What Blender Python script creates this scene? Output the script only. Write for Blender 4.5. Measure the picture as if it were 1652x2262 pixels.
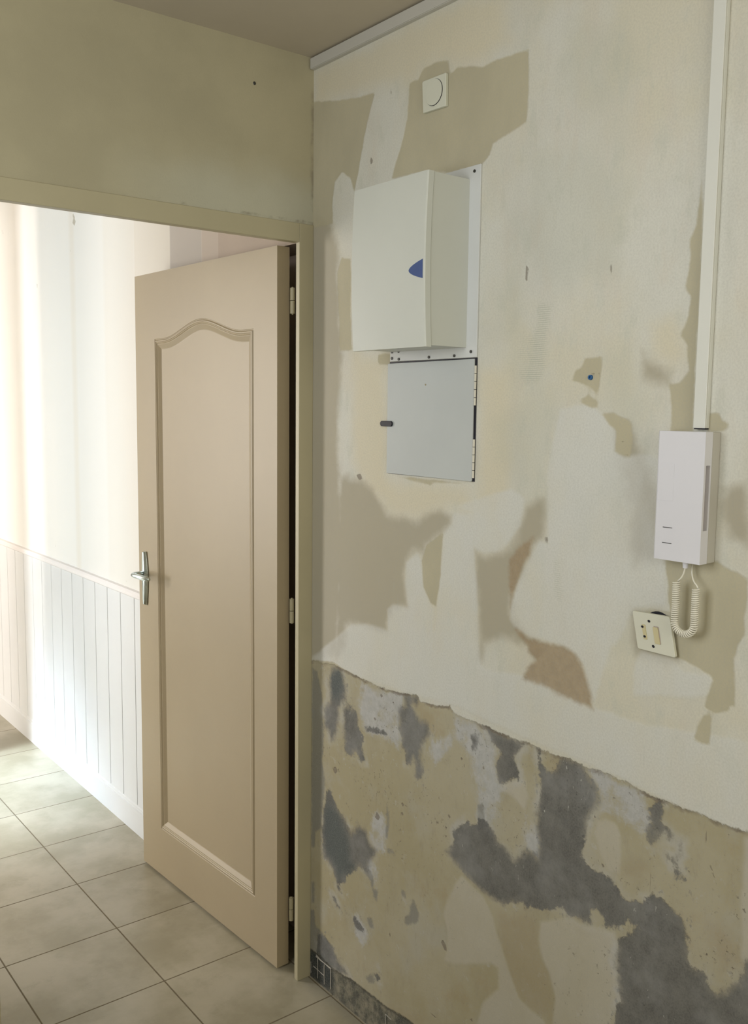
import bpy, bmesh, math, random
import numpy as np
from mathutils import Vector, Matrix
random.seed(4)
S = bpy.context.scene
for o in list(bpy.data.objects): bpy.data.objects.remove(o, do_unlink=True)
COL = S.collection
# ------------------------------------------------------------------ camera
cam = bpy.data.cameras.new('camera'); co = bpy.data.objects.new('camera', cam); COL.objects.link(co)
cam.sensor_fit = 'VERTICAL'; cam.sensor_height = 24.0; cam.lens = 2059.71/2262*24.0
cam.clip_start = .05
yaw, pitch, roll = .66363, -.10999, .01174
F = Vector((math.sin(yaw)*math.cos(pitch), math.cos(yaw)*math.cos(pitch), math.sin(pitch)))
R0 = Vector((math.cos(yaw), -math.sin(yaw), 0)); U0 = R0.cross(F)
Rr = R0*math.cos(roll)+U0*math.sin(roll); Uu = -R0*math.sin(roll)+U0*math.cos(roll)
M = Matrix((Rr, Uu, -F)).transposed().to_4x4(); M.translation = (-1.41834, -2.08766, 1.62027)
co.matrix_world = M
S.camera = co
# ------------------------------------------------------------------ light and exposure
def area(name, loc, size, power, color, direction, spread=180):
    l = bpy.data.lights.new(name, 'AREA'); l.shape = 'RECTANGLE'; l.size, l.size_y = size
    l.energy = power; l.color = color; l.spread = math.radians(spread)
    o = bpy.data.objects.new(name, l); COL.objects.link(o); o.location = loc
    o.rotation_euler = Vector(direction).to_track_quat('-Z', 'Y').to_euler()
    return o
# daylight through the hall window, left of the camera
area('hall_window_light', (-2.03, -1.02, 1.85), (1.0, 1.0), 19.5, (.97, .985, .985), (1, 0, -.05))
# soft fill lamp added behind the camera, inside the closed hall
area('rear_fill_light', (-.95, -3.1, 1.8), (1.4, 1.1), 16, (1.0, .96, .83), (0, 1, 0))
# daylight in the rooms beyond the door: an added narrow lamp, a side room and a far room
area('corridor_added_light', (-1.66, 2.07, 1.35), (.34, 2.2), 11, (.78, .89, 1.0), (1, 0, -.1))
area('side_window_light', (-3.12, 1.65, 1.6), (.8, 1.7), 55, (.93, .96, 1.0), (1, 0, -.1))
area('side_window_light_far', (-3.12, 3.6, 1.6), (1.2, 2.0), 170, (1, .92, .86), (1, 0, 0))
# narrow beam lamp added inside the side room to brighten the corridor floor
area('floor_beam_light', (-2.35, 2.02, 2.62), (.4, .35), 10.5, (.70, .85, 1.0), (1.75, 0, -2.62), 30)

w = bpy.data.worlds.new('world'); S.world = w; w.use_nodes = True
w.node_tree.nodes['Background'].inputs[0].default_value = (.75, .85, 1, 1)
w.node_tree.nodes['Background'].inputs[1].default_value = .6
S.view_settings.view_transform = 'Standard'; S.view_settings.look = 'None'
S.view_settings.gamma = 1.0; S.view_settings.use_curve_mapping = False
S.view_settings.exposure = 0.0
# ------------------------------------------------------------------ helpers
def tag(o, label=None, cat=None, group=None, kind=None):
    if label: o['label'] = label
    if cat: o['category'] = cat
    if group: o['group'] = group
    if kind: o['kind'] = kind
    return o
def obj(name, bm, mat, parent=None, smooth=False, bevel=0, seg=2):
    bmesh.ops.recalc_face_normals(bm, faces=bm.faces)
    me = bpy.data.meshes.new(name); bm.to_mesh(me); bm.free()
    o = bpy.data.objects.new(name, me); COL.objects.link(o); me.materials.append(mat)
    if parent: o.parent = parent
    if smooth:
        for p_ in me.polygons: p_.use_smooth = True
    if bevel:
        b = o.modifiers.new('bevel', 'BEVEL'); b.width = bevel; b.segments = seg; b.limit_method = 'ANGLE'; b.angle_limit = .6
        for p_ in me.polygons: p_.use_smooth = True
        b.harden_normals = True
    return o
def empty(name, loc, label, cat, group=None):
    o = bpy.data.objects.new(name, None); COL.objects.link(o); o.location = loc; o.empty_display_size = .05
    return tag(o, label, cat, group)
def box(bm, a, b):
    x0, y0, z0 = [min(p, q) for p, q in zip(a, b)]; x1, y1, z1 = [max(p, q) for p, q in zip(a, b)]
    v = [bm.verts.new(p) for p in [(x0,y0,z0),(x1,y0,z0),(x1,y1,z0),(x0,y1,z0),(x0,y0,z1),(x1,y0,z1),(x1,y1,z1),(x0,y1,z1)]]
    for f in [(0,3,2,1),(4,5,6,7),(0,1,5,4),(1,2,6,5),(2,3,7,6),(3,0,4,7)]: bm.faces.new([v[i] for i in f])
def bx(*boxes, off=(0,0,0)):
    bm = bmesh.new()
    for a, b in boxes: box(bm, [p-q for p, q in zip(a, off)], [p-q for p, q in zip(b, off)])
    return bm
def prism(bm, pts, ax, a, b):
    """extrude a 2D outline along axis ax from a to b"""
    def P(p, t):
        q = list(p); q.insert(ax, t); return q
    lo = [bm.verts.new(P(p, a)) for p in pts]; hi = [bm.verts.new(P(p, b)) for p in pts]
    bm.faces.new(lo); bm.faces.new(hi[::-1]); n = len(pts)
    for i in range(n): bm.faces.new((lo[i], lo[(i+1) % n], hi[(i+1) % n], hi[i]))
    return bm
def cyl(bm, c, ax, r, a, b, n=20, r2=None):
    r2 = r if r2 is None else r2
    u, v = [i for i in range(3) if i != ax]
    lo, hi = [], []
    for i in range(n):
        t = 2*math.pi*i/n
        for lst, tt, rr in ((lo, a, r), (hi, b, r2)):
            p = [0,0,0]; p[ax] = tt; p[u] = c[0]+rr*math.cos(t); p[v] = c[1]+rr*math.sin(t); lst.append(bm.verts.new(p))
    bm.faces.new(lo[::-1]); bm.faces.new(hi)
    for i in range(n): bm.faces.new((lo[i], lo[(i+1) % n], hi[(i+1) % n], hi[i]))
    return bm
def tube(bm, pts, r, n=8, cap=True):
    pts = [Vector(p) for p in pts]; rings = []; up = Vector((1, .02, .03)).normalized()
    for i, p in enumerate(pts):
        t = (pts[min(i+1, len(pts)-1)]-pts[max(i-1, 0)]).normalized()
        s = t.cross(up)
        if s.length < 1e-4: s = t.cross(Vector((0, 1, 0)))
        s.normalize(); up = s.cross(t).normalized(); rr = r[i] if isinstance(r, (list, tuple)) else r
        rings.append([bm.verts.new(p+rr*(math.cos(a)*s+math.sin(a)*up)) for a in [2*math.pi*k/n for k in range(n)]])
    for A, B in zip(rings, rings[1:]):
        for k in range(n): bm.faces.new((A[k], A[(k+1) % n], B[(k+1) % n], B[k]))
    if cap: bm.faces.new(rings[0][::-1]); bm.faces.new(rings[-1])
    return bm
# ------------------------------------------------------------------ materials
class N:
    """small node writer"""
    def __init__(s, name):
        s.m = bpy.data.materials.new(name); s.m.use_nodes = True; s.t = s.m.node_tree
        s.b = s.t.nodes['Principled BSDF']; s.geo = s.t.nodes.new('ShaderNodeTexCoord'); s.P = s.geo.outputs['Object']
        s.b.inputs['Specular IOR Level'].default_value = .35
    def new(s, typ, **kw):
        n = s.t.nodes.new(typ)
        for k, v in kw.items(): setattr(n, k, v)
        return n
    def link(s, a, b): s.t.links.new(a, b)
    def put(s, sock, v):
        if hasattr(v, 'is_linked') or hasattr(v, 'links'): s.link(v, sock)
        else: sock.default_value = v
    def noise(s, scale, detail=4, rough=.55, stretch=None, dist=0, off=None):
        n = s.new('ShaderNodeTexNoise'); n.inputs['Scale'].default_value = scale; n.inputs['Detail'].default_value = detail
        n.inputs['Roughness'].default_value = rough; n.inputs['Distortion'].default_value = dist
        if stretch or off:
            mp = s.new('ShaderNodeMapping'); s.link(s.P, mp.inputs[0])
            if stretch: mp.inputs['Scale'].default_value = stretch
            if off: mp.inputs['Location'].default_value = off
            s.link(mp.outputs[0], n.inputs['Vector'])
        else: s.link(s.P, n.inputs['Vector'])
        return n.outputs['Fac']
    def math(s, op, a, b=0, c=None, clamp=False):
        n = s.new('ShaderNodeMath', operation=op, use_clamp=clamp); s.put(n.inputs[0], a); s.put(n.inputs[1], b)
        if c is not None: s.put(n.inputs[2], c)
        return n.outputs[0]
    def ramp(s, v, a, b, smooth=True, lo=0, hi=1):
        n = s.new('ShaderNodeMapRange', interpolation_type='SMOOTHSTEP' if smooth else 'LINEAR')
        s.put(n.inputs['Value'], v); n.inputs['From Min'].default_value = a; n.inputs['From Max'].default_value = b
        n.inputs['To Min'].default_value = lo; n.inputs['To Max'].default_value = hi
        return n.outputs['Result']
    def mix(s, f, a, b, blend='MIX'):
        n = s.new('ShaderNodeMix', data_type='RGBA', blend_type=blend); s.put(n.inputs[0], f)
        for k, v in ((6, a), (7, b)):
            if isinstance(v, tuple): n.inputs[k].default_value = (*v, 1)
            else: s.link(v, n.inputs[k])
        return n.outputs[2]
    def color(s, v):
        if isinstance(v, tuple): s.b.inputs['Base Color'].default_value = (*v, 1)
        else: s.link(v, s.b.inputs['Base Color'])
    def rough(s, v): s.put(s.b.inputs['Roughness'], v)
    def bump(s, h, strength=.5, dist=.001):
        n = s.new('ShaderNodeBump'); n.inputs['Strength'].default_value = strength; n.inputs['Distance'].default_value = dist
        s.link(h, n.inputs['Height']); s.link(n.outputs[0], s.b.inputs['Normal'])
    def attr(s, name):
        n = s.new('ShaderNodeAttribute', attribute_name=name); return n.outputs['Fac']
def sc(c, k): return tuple(min(1, x*k) for x in c)
def paint(name, c, rough=.5, var=.06, scale=3, bump=.15, bscale=120, metal=0, spec=.35):
    n = N(name); f = n.ramp(n.noise(scale, 5), .3, .7)
    n.color(n.mix(f, sc(c, 1-var), sc(c, 1+var))); n.rough(rough); n.b.inputs['Metallic'].default_value = metal
    n.b.inputs['Specular IOR Level'].default_value = spec
    if bump: n.bump(n.noise(bscale, 3), bump, .0006)
    return n.m
# signed distance attributes for the painted / stripped patches on a wall
def sdf(P, polys, lim=.08):
    out = np.full(len(P), -lim)
    for poly in polys:
        A = np.array(poly); B = np.roll(A, -1, 0)
        lo = A.min(0)-lim; hi = A.max(0)+lim
        idx = np.where(((P >= lo) & (P <= hi)).all(1))[0]
        if len(idx) == 0: continue
        Q = P[idx]; d = np.full(len(Q), 1e9); inside = np.zeros(len(Q), bool)
        for a, b in zip(A, B):
            e = b-a; w_ = Q-a; t = np.clip((w_@e)/max(e@e, 1e-12), 0, 1)
            d = np.minimum(d, np.hypot(*(w_-t[:, None]*e).T))
            c = (a[1] > Q[:, 1]) != (b[1] > Q[:, 1])
            if c.any():
                xs = a[0]+(Q[:, 1]-a[1])/((b[1]-a[1]) if b[1] != a[1] else 1e-12)*e[0]
                inside ^= c & (Q[:, 0] < xs)
        sd = np.clip(np.where(inside, d, -d), -lim, lim)
        out[idx] = np.maximum(out[idx], sd)
    return out
def grid_wall(name, x, ys, zs, back, layers, mat):
    """wall slab whose room side (facing -x) is a fine grid carrying one distance attribute per layer"""
    ny, nz = len(ys), len(zs)
    Y, Z = np.meshgrid(ys, zs, indexing='ij'); V = np.stack([np.full(Y.size, x), Y.ravel(), Z.ravel()], 1)
    n0 = len(V); y0, y1, z0, z1 = ys.min(), ys.max(), zs.min(), zs.max()
    extra = np.array([(back,y0,z0),(back,y1,z0),(back,y1,z1),(back,y0,z1)]); V = np.vstack([V, extra])
    i = np.arange(ny-1)[:, None]*nz+np.arange(nz-1)[None]
    Fq = np.stack([i, i+1, i+nz+1, i+nz], -1).reshape(-1, 4)
    if ys[1] < ys[0]: Fq = Fq[:, ::-1]
    a, b, c, d = n0, n0+1, n0+2, n0+3
    me = bpy.data.meshes.new(name)
    lo, hi = (0, ny-1) if ys[0] < ys[-1] else (ny-1, 0)
    rim = [[a, b, c, d],
           [lo*nz+k for k in range(nz)]+[d, a], [hi*nz+k for k in range(nz)][::-1]+[b, c],
           [i_*nz for i_ in (range(ny) if ys[0] < ys[-1] else range(ny-1, -1, -1))][::-1]+[a, b],
           [i_*nz+nz-1 for i_ in (range(ny) if ys[0] < ys[-1] else range(ny-1, -1, -1))]+[c, d]]
    me.from_pydata(V.tolist(), [], Fq.tolist()+rim); me.update()
    P2 = V[:, 1:]
    for lname, polys in layers.items():
        at = me.attributes.new(lname, 'FLOAT', 'POINT'); at.data.foreach_set('value', sdf(P2, polys).astype(np.float32))
    o = bpy.data.objects.new(name, me); COL.objects.link(o); me.materials.append(mat)
    return tag(o, kind='structure')
PATCHES = {
 'cream': [
  [(-0.008,2.483),(-0.569,2.479),(-0.663,2.449),(-0.704,2.358),(-0.614,2.348),(-0.471,2.387),(-0.379,2.363),(-0.244,2.382),(-0.015,2.406)],
  [(-0.434,2.187),(-0.462,2.218),(-0.518,2.237),(-0.554,2.228),(-0.551,2.194),(-0.510,2.178),(-0.502,2.150),(-0.483,2.147),(-0.454,2.156)],
  [(-0.181,1.759),(-0.309,1.744),(-0.324,1.460),(-0.451,1.405),(-0.369,1.365),(-0.262,1.411),(-0.185,1.486)],
  [(-0.636,1.703),(-0.723,1.701),(-0.733,1.549),(-0.734,1.425),(-0.674,1.401),(-0.646,1.417)],
  [(-1.067,1.773),(-1.101,1.777),(-1.129,1.750),(-1.141,1.715),(-1.112,1.699),(-1.077,1.714)],
  [(-0.282,1.422),(-0.483,1.454),(-0.597,1.446),(-0.625,1.410),(-0.504,1.393),(-0.435,1.363),(-0.361,1.366)],
 ],
 'grey': [
  [(-0.717,2.012),(-0.755,2.006),(-0.748,1.864),(-0.754,1.700),(-0.745,1.627),(-0.730,1.683),(-0.710,1.868)],
  [(-0.667,1.588),(-0.817,1.672),(-0.865,1.628),(-0.840,1.538),(-0.833,1.429),(-0.765,1.423),(-0.738,1.477)],
  [(-0.959,1.729),(-1.030,1.742),(-1.055,1.629),(-1.039,1.547),(-1.016,1.420),(-0.983,1.459),(-0.985,1.628)],
  [(-0.774,2.116),(-0.899,2.116),(-1.016,2.014),(-0.983,1.875),(-0.856,1.846),(-0.758,1.935)],
  [(-0.845,2.342),(-0.981,2.316),(-1.025,2.213),(-0.938,2.172),(-0.839,2.228)],
  [(-1.052,1.298),(-1.121,1.276),(-1.054,1.256),(-1.058,1.180),(-1.007,1.169),(-1.024,1.250)],
  [(-0.921,1.453),(-0.950,1.450),(-0.947,1.358),(-0.933,1.342),(-0.918,1.360),(-0.930,1.414)],
 ],
 'white': [
  [(-0.862,1.623),(-0.898,1.632),(-0.941,1.631),(-0.974,1.608),(-0.998,1.586),(-0.995,1.548),(-1.020,1.539),(-1.059,1.545),(-1.103,1.537),(-1.112,1.363),(-1.123,1.284),(-1.054,1.261),(-1.027,1.200),(-1.005,1.173),(-0.968,1.053),(-0.943,1.130),(-0.920,1.149),(-0.890,1.157),(-0.847,1.157),(-0.798,1.157),(-0.760,1.168),(-0.745,1.181),(-0.746,1.219),(-0.761,1.257),(-0.792,1.317),(-0.819,1.360),(-0.842,1.355),(-0.840,1.405),(-0.833,1.493),(-0.845,1.559)],
  [(-0.562,1.389),(-0.630,1.395),(-0.631,1.314),(-0.640,1.248),(-0.648,1.187),(-0.657,1.061),(-0.505,1.032),(-0.507,1.128),(-0.517,1.203),(-0.525,1.264),(-0.530,1.337),(-0.558,1.366)],
  [(-0.006,0.937),(-0.182,1.063),(-0.249,1.078),(-0.376,1.078),(-0.509,1.067),(-0.686,1.059),(-0.841,1.076),(-0.959,1.050),(-1.085,1.049),(-1.214,1.069),(-1.291,1.076),(-1.301,0.914),(-1.168,0.922),(-1.019,0.933),(-0.797,0.939),(-0.574,0.954),(-0.414,0.940),(-0.194,0.933)],
  [(-0.401,1.257),(-0.442,1.286),(-0.453,1.267),(-0.465,1.208),(-0.491,1.172),(-0.506,1.164),(-0.504,1.059),(-0.411,1.060),(-0.334,1.073),(-0.333,1.130),(-0.355,1.145),(-0.409,1.149),(-0.397,1.211)],
  [(-0.560,1.404),(-0.738,1.458),(-0.777,1.442),(-0.767,1.385),(-0.717,1.327),(-0.664,1.310),(-0.628,1.321),(-0.627,1.400)],
  [(-1.075,1.311),(-1.119,1.317),(-1.126,1.274),(-1.112,1.274),(-1.100,1.276),(-1.085,1.272),(-1.063,1.266)],
  [(-1.074,1.184),(-1.120,1.184),(-1.132,1.184),(-1.165,1.166),(-1.214,1.173),(-1.222,1.166),(-1.211,1.134),(-1.062,1.100),(-1.059,1.154)],
 ],
 'comb': [
  [(-0.796,1.830),(-0.835,1.826),(-0.821,1.766),(-0.819,1.700),(-0.793,1.677),(-0.771,1.674),(-0.742,1.695),(-0.740,1.736),(-0.753,1.769),(-0.789,1.774)],
  [(-0.859,1.323),(-0.882,1.326),(-0.882,1.243),(-0.862,1.258)],
 ],
 'beige': [
  [(0.017,2.413),(-0.101,2.388),(-0.179,2.376),(-0.258,2.368),(-0.242,2.337),(-0.221,2.283),(-0.204,2.226),(-0.188,2.175),(-0.179,2.153),(-0.164,2.189),(-0.128,2.210),(-0.097,2.191),(-0.085,2.144),(-0.089,2.090),(0.015,2.091)],
  [(-0.387,2.358),(-0.415,2.358),(-0.434,2.378),(-0.476,2.378),(-0.516,2.372),(-0.519,2.353),(-0.524,2.342),(-0.546,2.349),(-0.590,2.339),(-0.624,2.328),(-0.661,2.334),(-0.701,2.330),(-0.751,2.328),(-0.753,2.282),(-0.754,2.228),(-0.751,2.190),(-0.707,2.181),(-0.659,2.168),(-0.649,2.147),(-0.627,2.133),(-0.605,2.133),(-0.525,2.136),(-0.452,2.154),(-0.327,2.158),(-0.332,2.175),(-0.357,2.222),(-0.372,2.256),(-0.381,2.286)],
  [(-0.130,2.000),(-0.167,1.992),(-0.169,1.850),(-0.176,1.767),(-0.124,1.769),(-0.116,1.892),(-0.109,1.964)],  # shadow of the fuse box on the wall, painted as a beige patch
  [(-0.919,1.720),(-0.958,1.723),(-0.958,1.694),(-0.955,1.669),(-0.952,1.647),(-0.944,1.659),(-0.934,1.666),(-0.935,1.647),(-0.954,1.641),(-0.953,1.628),(-0.931,1.631),(-0.906,1.641),(-0.922,1.647),(-0.932,1.652),(-0.932,1.667),(-0.888,1.679),(-0.898,1.698),(-0.912,1.704)],
  [(-1.153,2.038),(-1.157,1.947),(-1.159,1.859),(-1.159,1.776),(-1.158,1.692),(-1.159,1.588),(-1.115,1.587),(-1.113,1.620),(-1.112,1.638),(-1.107,1.670),(-1.127,1.672),(-1.145,1.692),(-1.140,1.735),(-1.126,1.753),(-1.140,1.783),(-1.143,1.816),(-1.131,1.834),(-1.136,1.853),(-1.138,1.881),(-1.136,1.912),(-1.145,1.930),(-1.152,1.997)],
  [(-1.188,1.620),(-1.205,1.620),(-1.211,1.609),(-1.224,1.605),(-1.224,1.594),(-1.213,1.590),(-1.186,1.589)],
  [(-0.963,1.617),(-0.990,1.619),(-1.030,1.603),(-1.035,1.574),(-1.032,1.538),(-1.014,1.540),(-0.997,1.546),(-0.999,1.567),(-0.998,1.586),(-0.981,1.597)],
  [(-0.472,1.307),(-0.530,1.343),(-0.527,1.297),(-0.523,1.247),(-0.511,1.169),(-0.491,1.172),(-0.465,1.208),(-0.458,1.268)],
  [(-1.118,1.361),(-1.217,1.372),(-1.231,1.363),(-1.256,1.356),(-1.275,1.349),(-1.277,1.314),(-1.272,1.282),(-1.275,1.256),(-1.263,1.237),(-1.258,1.209),(-1.261,1.187),(-1.264,1.131),(-1.211,1.117),(-1.211,1.134),(-1.222,1.166),(-1.214,1.173),(-1.164,1.188),(-1.144,1.191),(-1.148,1.213),(-1.141,1.231),(-1.132,1.262),(-1.125,1.287),(-1.123,1.319),(-1.117,1.347)],
  [(-1.221,1.167),(-1.262,1.177),(-1.262,1.149),(-1.251,1.119),(-1.232,1.109),(-1.208,1.113),(-1.210,1.134),(-1.222,1.149)],
  [(-1.206,1.100),(-1.222,1.106),(-1.222,1.050),(-1.204,1.048),(-1.189,1.051),(-1.197,1.077)],
  [(-1.083,1.265),(-1.131,1.268),(-1.131,1.260),(-1.079,1.259)],
  [(-0.283,1.752),(-0.335,1.750),(-0.336,1.727),(-0.283,1.730)],
  [(-0.367,1.461),(-0.482,1.460),(-0.625,1.464),(-0.573,1.458),(-0.498,1.455),(-0.482,1.447),(-0.450,1.451)],
  [(-0.006,0.929),(-0.102,0.945),(-0.154,0.938),(-0.213,0.930),(-0.174,0.916),(-0.113,0.934),(-0.006,0.917)],
 ],
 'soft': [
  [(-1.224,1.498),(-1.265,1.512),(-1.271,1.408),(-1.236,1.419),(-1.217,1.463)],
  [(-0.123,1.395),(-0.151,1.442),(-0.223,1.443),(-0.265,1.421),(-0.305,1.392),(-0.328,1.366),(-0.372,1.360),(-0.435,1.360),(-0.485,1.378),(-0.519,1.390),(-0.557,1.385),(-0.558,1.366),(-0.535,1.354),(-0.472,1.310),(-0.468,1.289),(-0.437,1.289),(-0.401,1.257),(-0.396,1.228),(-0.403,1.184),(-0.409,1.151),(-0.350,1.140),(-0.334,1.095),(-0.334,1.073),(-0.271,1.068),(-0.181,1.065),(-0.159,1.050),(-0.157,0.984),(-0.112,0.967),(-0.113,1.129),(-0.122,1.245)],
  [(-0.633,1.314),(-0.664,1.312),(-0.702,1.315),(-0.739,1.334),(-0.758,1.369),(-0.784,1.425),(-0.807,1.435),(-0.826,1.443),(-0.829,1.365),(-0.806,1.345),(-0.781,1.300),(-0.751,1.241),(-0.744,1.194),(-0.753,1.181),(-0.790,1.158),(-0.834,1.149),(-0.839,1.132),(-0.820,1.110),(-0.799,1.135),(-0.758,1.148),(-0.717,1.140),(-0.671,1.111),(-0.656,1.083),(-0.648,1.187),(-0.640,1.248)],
  [(0.047,2.149),(-0.089,2.083),(-0.110,2.013),(-0.127,1.762),(-0.116,1.506),(-0.149,1.273),(-0.123,0.978),(0.039,0.917)],  # beige band along the corner; its tone also paints in the corner's shade
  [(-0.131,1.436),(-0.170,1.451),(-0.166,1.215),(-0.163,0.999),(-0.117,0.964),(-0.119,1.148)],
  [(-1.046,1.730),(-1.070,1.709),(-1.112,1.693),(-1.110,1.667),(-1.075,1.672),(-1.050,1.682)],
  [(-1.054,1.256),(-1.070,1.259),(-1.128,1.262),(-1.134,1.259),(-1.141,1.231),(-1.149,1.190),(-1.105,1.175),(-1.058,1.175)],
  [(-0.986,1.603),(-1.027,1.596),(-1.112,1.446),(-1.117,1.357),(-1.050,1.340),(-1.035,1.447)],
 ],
 'brown': [
  [(-0.761,1.165),(-0.799,1.152),(-0.847,1.153),(-0.890,1.154),(-0.920,1.144),(-0.939,1.128),(-0.952,1.102),(-0.964,1.076),(-0.969,1.048),(-0.947,1.051),(-0.909,1.051),(-0.871,1.055),(-0.831,1.064),(-0.786,1.064),(-0.805,1.099),(-0.819,1.111),(-0.800,1.123),(-0.795,1.137),(-0.774,1.152)],
  [(-0.774,1.352),(-0.806,1.365),(-0.792,1.320),(-0.772,1.293),(-0.759,1.256),(-0.744,1.206),(-0.738,1.253),(-0.738,1.307)],
 ],
 'low': [
  [(0.017,0.922),(-0.022,0.930),(-0.060,0.932),(-0.109,0.940),(-0.145,0.937),(-0.186,0.934),(-0.253,0.930),(-0.308,0.926),(-0.355,0.930),(-0.395,0.933),(-0.449,0.943),(-0.459,0.930),(-0.511,0.934),(-0.567,0.947),(-0.578,0.934),(-0.600,0.931),(-0.638,0.931),(-0.676,0.931),(-0.740,0.929),(-0.778,0.928),(-0.797,0.932),(-0.824,0.931),(-0.842,0.926),(-0.879,0.927),(-0.917,0.932),(-0.951,0.928),(-0.968,0.927),(-1.007,0.930),(-1.051,0.929),(-1.090,0.922),(-1.128,0.921),(-1.157,0.921),(-1.211,0.922),(-1.250,0.920),(-1.300,0.924),(-1.766,0.941),(-1.795,0.581),(0.009,-0.155)],
 ],
 'tanbrown': [
  [(-0.765,0.530),(-0.821,0.569),(-0.851,0.543),(-0.858,0.485),(-0.884,0.458),(-0.902,0.414),(-0.892,0.365),(-0.855,0.351),(-0.794,0.363),(-0.775,0.384),(-0.745,0.440),(-0.735,0.474),(-0.733,0.529)],
  [(-1.234,0.733),(-1.257,0.741),(-1.287,0.719),(-1.300,0.693),(-1.267,0.665),(-1.248,0.695)],
  [(-0.356,0.102),(-0.387,0.108),(-0.453,0.132),(-0.493,0.142),(-0.493,0.127),(-0.418,0.084)],
  [(-1.047,0.762),(-1.088,0.787),(-1.107,0.781),(-1.096,0.760),(-1.060,0.745)],
 ],
 'plaster': [
  [(-0.578,0.934),(-0.609,0.927),(-0.672,0.930),(-0.701,0.908),(-0.722,0.885),(-0.715,0.853),(-0.724,0.815),(-0.752,0.812),(-0.733,0.800),(-0.723,0.743),(-0.696,0.697),(-0.663,0.688),(-0.661,0.745),(-0.664,0.783),(-0.647,0.813),(-0.624,0.855),(-0.584,0.874)],
  [(-0.237,0.915),(-0.395,0.931),(-0.396,0.902),(-0.381,0.881),(-0.388,0.830),(-0.398,0.809),(-0.383,0.788),(-0.337,0.801),(-0.261,0.793),(-0.227,0.832),(-0.215,0.871)],
  [(-0.283,0.585),(-0.307,0.597),(-0.336,0.593),(-0.343,0.546),(-0.338,0.502),(-0.303,0.499),(-0.273,0.515),(-0.278,0.556)],
  [(-0.968,0.927),(-1.038,0.930),(-1.091,0.918),(-1.101,0.893),(-1.111,0.871),(-1.103,0.847),(-1.095,0.836),(-1.073,0.849),(-1.042,0.851),(-0.998,0.854),(-0.996,0.878),(-0.986,0.899)],
  [(-0.804,0.775),(-0.809,0.739),(-0.827,0.755),(-0.843,0.731),(-0.845,0.696),(-0.806,0.702)],
  [(-0.274,0.460),(-0.304,0.449),(-0.299,0.400),(-0.274,0.414),(-0.256,0.429)],
  [(-0.201,0.273),(-0.227,0.277),(-0.265,0.263),(-0.278,0.241),(-0.247,0.214),(-0.215,0.231)],
  [(-0.504,0.841),(-0.575,0.884),(-0.576,0.856),(-0.546,0.825),(-0.515,0.790),(-0.500,0.817)],
 ],
 'skim': [
  [(-0.595,0.532),(-0.616,0.560),(-0.655,0.548),(-0.685,0.539),(-0.719,0.508),(-0.729,0.476),(-0.745,0.453),(-0.754,0.427),(-0.775,0.395),(-0.719,0.397),(-0.636,0.355),(-0.592,0.333),(-0.565,0.326),(-0.573,0.369),(-0.572,0.408),(-0.555,0.439),(-0.570,0.482)],
  [(-0.855,0.558),(-0.923,0.595),(-0.980,0.606),(-1.017,0.617),(-1.045,0.621),(-1.051,0.587),(-1.045,0.556),(-1.057,0.528),(-1.062,0.493),(-1.046,0.463),(-1.040,0.425),(-0.897,0.344),(-0.902,0.414),(-0.884,0.458),(-0.862,0.481),(-0.853,0.516)],
  [(-0.736,0.446),(-0.750,0.439),(-0.781,0.388),(-0.803,0.359),(-0.838,0.349),(-0.872,0.350),(-0.885,0.337),(-0.672,0.217),(-0.694,0.288),(-0.740,0.348)],
  [(-0.992,0.827),(-1.011,0.840),(-1.037,0.838),(-1.044,0.822),(-1.049,0.784),(-1.048,0.743),(-1.022,0.738),(-0.998,0.769),(-0.987,0.801)],
  [(-0.725,0.800),(-0.747,0.826),(-0.801,0.849),(-0.809,0.797),(-0.803,0.781),(-0.768,0.800),(-0.740,0.803)],
  [(-0.794,0.831),(-0.807,0.824),(-0.812,0.811),(-0.795,0.796)],
  [(-1.294,0.911),(-1.308,0.917),(-1.321,0.709),(-1.311,0.693),(-1.303,0.700),(-1.296,0.805)],
  [(-0.330,0.067),(-0.373,0.080),(-0.405,0.077),(-0.374,0.052),(-0.331,0.028)],
 ],
 'dark': [
  [(-0.101,0.930),(-0.140,0.941),(-0.153,0.914),(-0.166,0.890),(-0.161,0.850),(-0.132,0.822),(-0.132,0.779),(-0.110,0.732),(-0.090,0.723),(-0.089,0.747),(-0.062,0.755),(-0.061,0.804),(-0.088,0.839),(-0.081,0.889)],
  [(-0.148,0.827),(-0.180,0.847),(-0.212,0.832),(-0.215,0.798),(-0.237,0.785),(-0.243,0.776),(-0.232,0.749),(-0.251,0.716),(-0.232,0.711),(-0.210,0.731),(-0.188,0.712),(-0.162,0.716),(-0.155,0.766)],
  [(-0.381,0.894),(-0.406,0.908),(-0.400,0.929),(-0.415,0.939),(-0.459,0.938),(-0.450,0.916),(-0.430,0.914),(-0.440,0.907),(-0.450,0.893),(-0.460,0.886),(-0.493,0.883),(-0.499,0.862),(-0.480,0.837),(-0.471,0.818),(-0.467,0.798),(-0.477,0.771),(-0.469,0.743),(-0.449,0.736),(-0.449,0.766),(-0.438,0.785),(-0.434,0.764),(-0.414,0.761),(-0.409,0.789),(-0.393,0.798),(-0.398,0.826),(-0.382,0.841)],
  [(-0.680,0.929),(-0.740,0.926),(-0.797,0.928),(-0.779,0.905),(-0.765,0.881),(-0.784,0.858),(-0.781,0.843),(-0.766,0.843),(-0.744,0.821),(-0.724,0.818),(-0.715,0.853),(-0.726,0.886),(-0.701,0.908)],
  [(-0.635,0.895),(-0.660,0.908),(-0.657,0.880),(-0.641,0.866)],
  [(-0.250,0.807),(-0.294,0.820),(-0.341,0.820),(-0.336,0.811),(-0.294,0.803),(-0.256,0.799)],
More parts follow.
